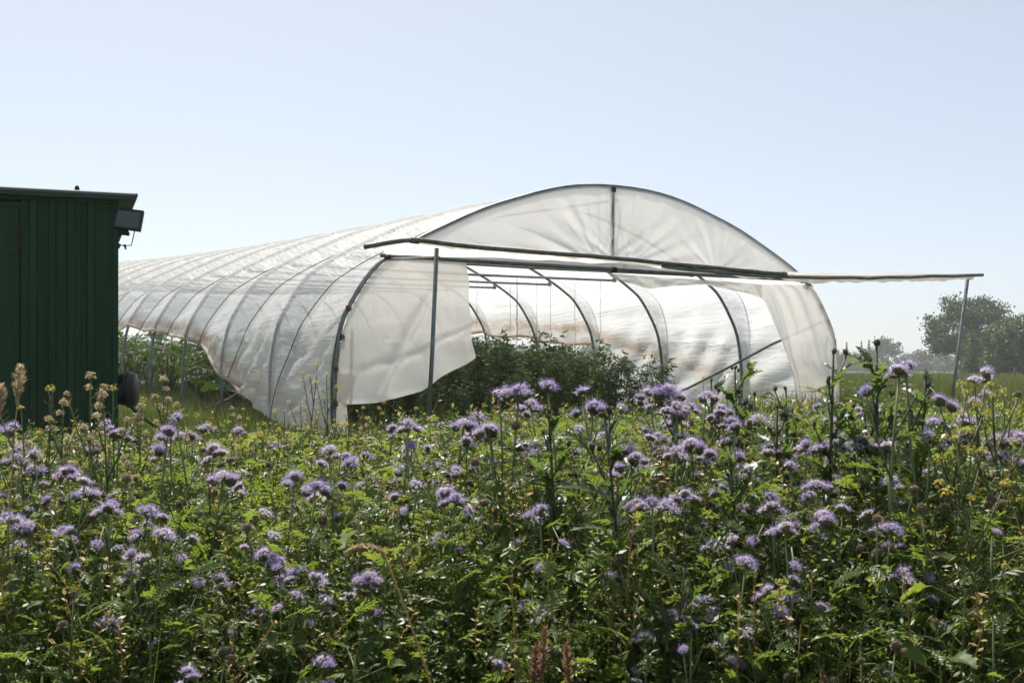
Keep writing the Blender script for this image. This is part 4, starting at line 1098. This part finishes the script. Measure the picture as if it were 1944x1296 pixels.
def sprig(seed):
    """small twiggy sprig of tiny leaves"""
    rs = random.Random(seed); b = MB()
    b.tube([(0, 0, 0), (.01, .01, .06), (.0, .02, .14)], [.0014, .0012, .0008], 3, cap=False)
    for k in range(14):
        f = (k + 1) / 14; p = Vector((.01 * sin(f * 3), .02 * f, .14 * f)); a = k * 2.4; d = Vector((cos(a), sin(a), rs.uniform(-.1, .8))).normalized(); s_ = d.cross(Vector((0, 0, 1))).normalized(); l = rs.uniform(.009, .019)
        b.add([p, p + d * l * .5 + s_ * l * .19, p + d * l, p + d * l * .5 - s_ * l * .19], [(0, 1, 2, 3)])
    return b
SG = [sprig(900 + i) for i in range(4)]
def sprig_fn(i):
    x, y = strip_xy(*((2.28, 2.9) if i % 4 == 0 else (2.25, 5.4))); g = G(x, y); e = E(x, y)
    px = CX + FPX * x / y
    if px < 640 and y > 4.8: return None
    z = g + (e - g) * (1 - random.random() ** (0.9 if y < 2.8 else 1.3) * .65) - .13
    return Matrix.Translation((x, y, z)) @ Euler((random.uniform(-.6, .6), random.uniform(-.6, .6), random.uniform(0, 6))).to_matrix().to_4x4() @ Matrix.Scale(random.uniform(.8, 1.5), 4)
scatter('leafy_sprigs', SG, 13000, sprig_fn, 'under', kind='stuff', label='small leafy green sprigs between the flower stems', category='undergrowth')

def dry_fn(i):
    m = sprig_fn(i)
    return m @ Matrix.Translation((0, 0, .05)) if m else None
scatter('dry_sprigs', SG, 1300, dry_fn, 'straw', kind='stuff', label='withered straw-coloured sprigs among the green stems', category='undergrowth')

# ------------------------------------------------------------------ grass
def blades(name, n, fn, mat='grass', **props):
    """fn(n) -> x, y, height, width arrays"""
    x, y, h, w = fn(n); n = len(x)
    z = Gv(x, y) - 0.01
    a = RNG.uniform(0, 2 * pi, n); b = RNG.uniform(0, 2 * pi, n); ben = RNG.uniform(.05, .5, n) * h
    dx, dy = np.cos(a) * w / 2, np.sin(a) * w / 2; bx, by = np.cos(b) * ben, np.sin(b) * ben
    V = np.empty((n, 5, 3))
    V[:, 0] = np.stack([x - dx, y - dy, z], 1); V[:, 1] = np.stack([x + dx, y + dy, z], 1)
    V[:, 2] = np.stack([x + dx * .7 + bx * .3, y + dy * .7 + by * .3, z + h * .6], 1); V[:, 3] = np.stack([x - dx * .7 + bx * .3, y - dy * .7 + by * .3, z + h * .6], 1)
    V[:, 4] = np.stack([x + bx, y + by, z + h], 1)
    k = np.arange(n)[:, None] * 5
    Q = np.concatenate([k + [[0, 1, 2]], k + [[0, 2, 3]], k + [[3, 2, 4]]])
    return link(name, fast_mesh(name, V.reshape(-1, 3), Q, mat), **props)
def inside_tunnel(x, y, pad=0.0):
    dx, dy = x - C0.x, y - C0.y; t = dx * U2.x + dy * U2.y; n = dx * V2.x + dy * V2.y
    return (np.abs(t) < W / 2 + pad) & (n > -pad) & (n < LEN + pad)
def in_wagon(x, y):
    dx, dy = x - WC.x, y - WC.y; a = dx * cos(WPHI) + dy * sin(WPHI); b = -dx * sin(WPHI) + dy * cos(WPHI)
    return (a < 0.1) & (a > -2.4) & (b > -0.1) & (b < 5.2)
def lawn(n):
    y = np.sqrt(RNG.uniform(5.0 ** 2, 17.5 ** 2, n)); x = RNG.uniform(-0.40, -0.02, n) * y
    h = RNG.uniform(.03, .12, n) + (RNG.rand(n) < .06) * .1
    k = ~in_wagon(x, y); return x[k], y[k], h[k], np.full(k.sum(), .009)
blades('short_grass', 42000, lawn, kind='stuff', label='short mown grass between the wagon and the tunnel', category='grass')
def meadow(n):
    y = 7.0 * (130 / 7.0) ** RNG.uniform(0, 1, n); x = RNG.uniform(0.20, 0.52, n) * y
    h = RNG.uniform(.12, .60, n) ** 1.15 * 1.1 * np.interp(y, [7, 14, 30], [.75, .95, 1.0]); w = np.interp(y, [7, 20, 60, 130], [.009, .02, .05, .10])
    k = ~inside_tunnel(x, y, .1); return x[k], y[k], h[k], w[k]
blades('meadow_grass', 70000, meadow, kind='stuff', label='tall rough meadow grass stretching to the trees', category='grass')
def strip_grass(n):
    y = np.sqrt(RNG.uniform(2.1 ** 2, 5.0 ** 2, n)); x = RNG.uniform(-0.47, 0.47, n) * y
    e = np.array([E(a, b) - G(a, b) for a, b in zip(x, y)])
    return x, y, e * RNG.uniform(.55, 1.06, n), np.full(n, .0045)
blades('strip_grass', 5200, strip_grass, kind='stuff', label='thin upright grass blades among the flower stems', category='grass')
def far_meadow(n):
    y = 24 * (130 / 24.0) ** RNG.uniform(0, 1, n); x = RNG.uniform(-0.46, 0.22, n) * y
    h = RNG.uniform(.3, .75, n); w = np.interp(y, [20, 60, 130], [.02, .05, .1])
    k = ~inside_tunnel(x, y, .3); return x[k], y[k], h[k], w[k]
blades('rough_grass', 40000, far_meadow, kind='stuff', label='rough grass and weeds behind the tunnel', category='grass')
def tun_grass(n):
    t = RNG.uniform(-5.4, 4.6, n); q = RNG.uniform(-2.5, 19, n)
    x = C0.x + U2.x * t + V2.x * q; y = C0.y + U2.y * t + V2.y * q
    h = RNG.uniform(.06, .30, n) * np.where(np.abs(t) > 3.0, 1.0, .6)
    k = ~in_wagon(x, y); return x[k], y[k], h[k], np.full(k.sum(), .014)
blades('tunnel_weeds', 36000, tun_grass, 'grass', kind='stuff', label='green weeds and grass growing in and around the tunnel', category='grass')

# ------------------------------------------------------------------ crops in the tunnel
def proto_tomato(seed):
    rs = random.Random(seed); b = MB(); s_ = MB(); H = 1.25
    for k in range(5):
        a = rs.uniform(0, 6.3); e = Vector((cos(a) * rs.uniform(.1, .34), sin(a) * rs.uniform(.1, .32), H * rs.uniform(.8, 1.0)))
        P = [Vector((0, 0, 0)), e * .5 + Vector((0, 0, .05)), e]
        s_.tube(P, [.008, .006, .003], 5)
        for j in range(38):
            f = rs.uniform(.12, 1.03); p = P[0].lerp(P[1], f * 2) if f < .5 else P[1].lerp(P[2], f * 2 - 1)
            az_ = rs.uniform(0, 6.3); L = rs.uniform(.12, .26); el = rs.uniform(-.3, .8); d = Vector((cos(az_) * cos(el), sin(az_) * cos(el), sin(el)))
            sd_ = d.cross(Vector((0, 0, 1))).normalized()
            for q in range(7):
                g = .25 + .75 * q / 6; o = p + d * L * g - Vector((0, 0, L * .45 * g * g)); sg = -1 if q % 2 else 1
                dd = (d * rs.uniform(.2, .9) + sd_ * sg * rs.uniform(.4, 1) + Vector((0, 0, rs.uniform(-.9, .2)))).normalized(); l = rs.uniform(.05, .10); ss = dd.cross(Vector((rs.uniform(-1, 1), rs.uniform(-1, 1), 1))).normalized()
                b.add([o, o + dd * l * .45 + ss * l * .22, o + dd * l, o + dd * l * .45 - ss * l * .22], [(0, 1, 2, 3)])
    return [('stem', s_.mesh('stem', 'mustem', True), Matrix.Identity(4)), ('foliage', b.mesh('foliage', 'tomato'), Matrix.Identity(4))], Vector((0, 0, H))
TO = [proto_tomato(1000 + i) for i in range(4)]
for row, (t, n0, n1) in enumerate(((-1.9, 0.7, 13), (-0.7, 1.2, 13), (0.4, 1.8, 13), (-2.9, 1.0, 3.6), (1.4, 1.9, 9), (2.3, 2.2, 7))):
    n = n0
    while n < n1:
        w = C0 + U2 * (t + random.uniform(-.12, .12)) + V2 * n
        place(random.choice(TO), 'tomato_plant', 'bushy dark green tomato plant growing inside the polytunnel', 'tomato plant', 'tomato plants in the polytunnel', base=w, sc=random.uniform(.82, 1.06) * (0.72 if n < 1.6 else 1.0) * (.8, .95, 1, .8, .92, .78)[row])
        n += random.uniform(.55, .75)
SQL = [lobed(.26, .13, 1100 + i, 3, .35).mesh('leaf', 'squash') for i in range(3)]
def proto_squash(seed):
    rs = random.Random(seed); parts = []; s_ = MB(); a = 0
    for i in range(15):
        a += 2.4; h = rs.uniform(.25, .85); r = rs.uniform(.05, .35); p = Vector((cos(a) * r, sin(a) * r, h))
        s_.tube([(cos(a) * .02, sin(a) * .02, 0), (cos(a) * r * .7, sin(a) * r * .7, h * .7), tuple(p)], [.008, .006, .004], 4)
        parts.append(('leaf', rs.choice(SQL), leaf_mat(p, a + rs.uniform(-.6, .6), rs.uniform(-.3, .5), rs.uniform(.7, 1.15), rs.uniform(-.4, .4))))
    parts.append(('stem', s_.mesh('stem', 'mustem', True), Matrix.Identity(4)))
    return parts, Vector((0, 0, .9))
SQ = [proto_squash(1200 + i) for i in range(3)]
for k in range(26):
    n = 5.5 + 13 * (k % 13) / 13 + random.uniform(-.2, .2); t = -3.0 if k < 13 else -2.2
    w = C0 + U2 * (t + random.uniform(-.2, .2)) + V2 * n
    place(SQ[k % 3], 'squash_plant', 'squash plant with large green leaves inside the lifted side of the tunnel', 'squash plant', 'squash plants in the polytunnel', base=w, sc=random.uniform(.95, 1.3))

# ------------------------------------------------------------------ trees
def crown_quads(pts, size, rs):
    n = len(pts); P = np.array(pts); d1 = rs.normal(size=(n, 3)); d1 /= np.linalg.norm(d1, axis=1)[:, None]
    d2 = np.cross(d1, rs.normal(size=(n, 3))); d2 /= np.linalg.norm(d2, axis=1)[:, None]
    s = size * rs.uniform(.6, 1.3, n)[:, None]
    V = np.stack([P - d1 * s, P + d2 * s * .55, P + d1 * s, P - d2 * s * .55], 1).reshape(-1, 3)
    return V, (np.arange(n)[:, None] * 4 + np.arange(4)[None])
def round_tree(seed, H, R, base, nclump, per, leaf, mat, cs=.8):
    """domed broadleaf: limbs reaching to leaf clumps spread on and inside the dome"""
    rs = np.random.RandomState(seed); rr = random.Random(seed); b = MB(); pts = []
    zc = base + (H - base) * .42; hz = H - zc
    b.tube([(0, 0, -.1), (.1, 0, base * .6), (0, .1, base), (0, 0, zc + hz * .4)], [R * .07, R * .055, R * .05, R * .02], 7)
    for i in range(nclump):
        d = Vector(rs.normal(size=3)).normalized()
        if d.z < -.75: d.z = -d.z
        f = rr.uniform(.5, 1.0) ** .6 * (1 + .16 * nz(d.x * 2 + seed, d.y * 2, d.z * 2) * 2)
        p = Vector((d.x * R * f, d.y * R * f, zc + d.z * f * (hz if d.z > 0 else (zc - base) * .9)))
        if i % 3 == 0:
            o = Vector((0, 0, base * rr.uniform(.8, 1.3))); b.tube([o, o.lerp(p, .5) + Vector((0, 0, R * .1)), p], [R * .022, R * .013, R * .005], 4, cap=False)
        k = cs * rr.uniform(.6, 1.25)
        q = rs.normal(size=(per, 3)) * [k, k, k * .6] * .55
        pts.append(q + np.array(p))
    V, Q = crown_quads(np.concatenate(pts), leaf, rs)
    return [('trunk', b.mesh('trunk', 'bark', True), Matrix.Identity(4)), ('crown', fast_mesh('crown', V, Q, mat), Matrix.Identity(4))], Vector((0, 0, H))
def slim_tree(seed, H, R, n, leaf, mat):
    rs = np.random.RandomState(seed); b = MB(); b.tube([(0, 0, -.1), (.05, 0, H * .5), (0, 0, H * .95)], [.09, .06, .02], 6)
    pts = []
    for k in range(26):
        f = rs.uniform(.06, 1); a = rs.uniform(0, 6.3); r = R * (1 - abs(f - .4) ** 1.5 * 1.1) * rs.uniform(.3, 1)
        p = np.array([cos(a) * r, sin(a) * r, H * f]); b.tube([(0, 0, H * f * .8), tuple(p)], [.03, .01], 4, cap=False)
        pts.append(rs.normal(size=(n // 26, 3)) * [R * .26, R * .26, H * .055] + p)
    V, Q = crown_quads(np.concatenate(pts), leaf, rs); V[:, 2] = np.maximum(V[:, 2], .05)
    return [('trunk', b.mesh('trunk', 'bark', True), Matrix.Identity(4)), ('crown', fast_mesh('crown', V, Q, mat), Matrix.Identity(4))], Vector((0, 0, H))
def fir(seed, H, R, mat='conifer'):
    rs = np.random.RandomState(seed); b = MB(); b.tube([(0, 0, -.1), (0, 0, H)], [.25, .03], 6)
    pts = []
    for k in range(420):
        f = rs.uniform(.08, 1) ** .8; r = R * (1 - f) * rs.uniform(.2, 1.05) * (1 + .3 * sin(f * 60)); a = rs.uniform(0, 6.3)
        pts.append((cos(a) * r, sin(a) * r, H * f - r * .3))
    V, Q = crown_quads(pts, .5, rs)
    return [('trunk', b.mesh('trunk', 'bark', True), Matrix.Identity(4)), ('crown', fast_mesh('crown', V, Q, mat), Matrix.Identity(4))], Vector((0, 0, H))

big = round_tree(5, 8.9, 5.1, 1.3, 230, 105, .16, 'tree', 0.95)
p = at(1846, 700, 135); place(big, 'broadleaf_tree', 'large domed broadleaf tree standing alone beyond the meadow', 'tree', None, base=Vector((p.x, p.y, 0)), rot=.4)
SA = [slim_tree(40 + i, 4.6 + .5 * i, .95, 1500, .15, 'willow') for i in range(3)]
for i in range(20):
    px = 1828 + 9.5 * i + random.uniform(-5, 5); d = random.uniform(98, 116); p = at(px, 700, d)
    place(SA[i % 3], 'sapling', 'slim grey-green sapling in the thicket before the domed tree', 'tree', 'saplings in the thicket', base=Vector((p.x, p.y, 0)), sc=(.66 + .34 * sstep(1820, 1935, px)) * random.uniform(.85, 1.05))
FT = [fir(60 + i, 14 + i, 2.6) for i in range(3)]
RT = [round_tree(80 + i, 7.5 + .8 * i, 4.6, -1.6, 80, 30, .42, 'tree', 1.5) for i in range(3)]
for i in range(74):
    px = -60 + 1960 * i / 74 + random.uniform(-12, 12); d = random.uniform(330, 400)
    conf = (px < 360 and i % 2) or (850 < px < 1120) or (1590 < px < 1665)
    if conf:
        d += 25; p = at(px, 700, d)
        place(random.choice(FT), 'fir_tree', 'far-off fir with pointed top in the hazy wood on the horizon', 'tree', 'firs of the far wood', base=Vector((p.x, p.y, 0)), sc=random.uniform(.5, .66) if px > 1500 else random.uniform(.6, .8))
    p = at(px + 8, 700, d - 40)
    place(random.choice(RT), 'wood_tree', 'far-off rounded tree in the hazy wood on the horizon', 'tree', 'rounded trees of the far wood', base=Vector((p.x, p.y, 0)), sc=random.uniform(.5, .85) if px > 1680 else random.uniform(.7, 1.0))
p = at(1926, 722, 60); q = thing('field_post', 'short dark wooden post standing in the meadow before the thicket', 'post', (p.x, p.y, 0))
link('shaft', MB().tube([(0, 0, -.1), (.01, 0, .85)], [.05, .045], 8).mesh('post', 'wood', True), q)
link('cap', MB().lathe([(.048, .85), (.03, .88), (.005, .89)], 'Z', 8, (.01, 0, 0)).mesh('cap', 'wood', True), q)

# ------------------------------------------------------------------ haze
hm, N, L = new_mat('haze')
ho = N.new('ShaderNodeOutputMaterial'); pv = N.new('ShaderNodeVolumePrincipled')
pv.inputs['Color'].default_value = (0.93, 0.96, 1.0, 1); pv.inputs['Density'].default_value = 0.00062; pv.inputs['Anisotropy'].default_value = 0.3
L.new(pv.outputs[0], ho.inputs['Volume']); M['haze'] = hm
link('haze', MB().box((0, 435, 9), (1840, 960, 22)).mesh('haze', 'haze'), kind='stuff')
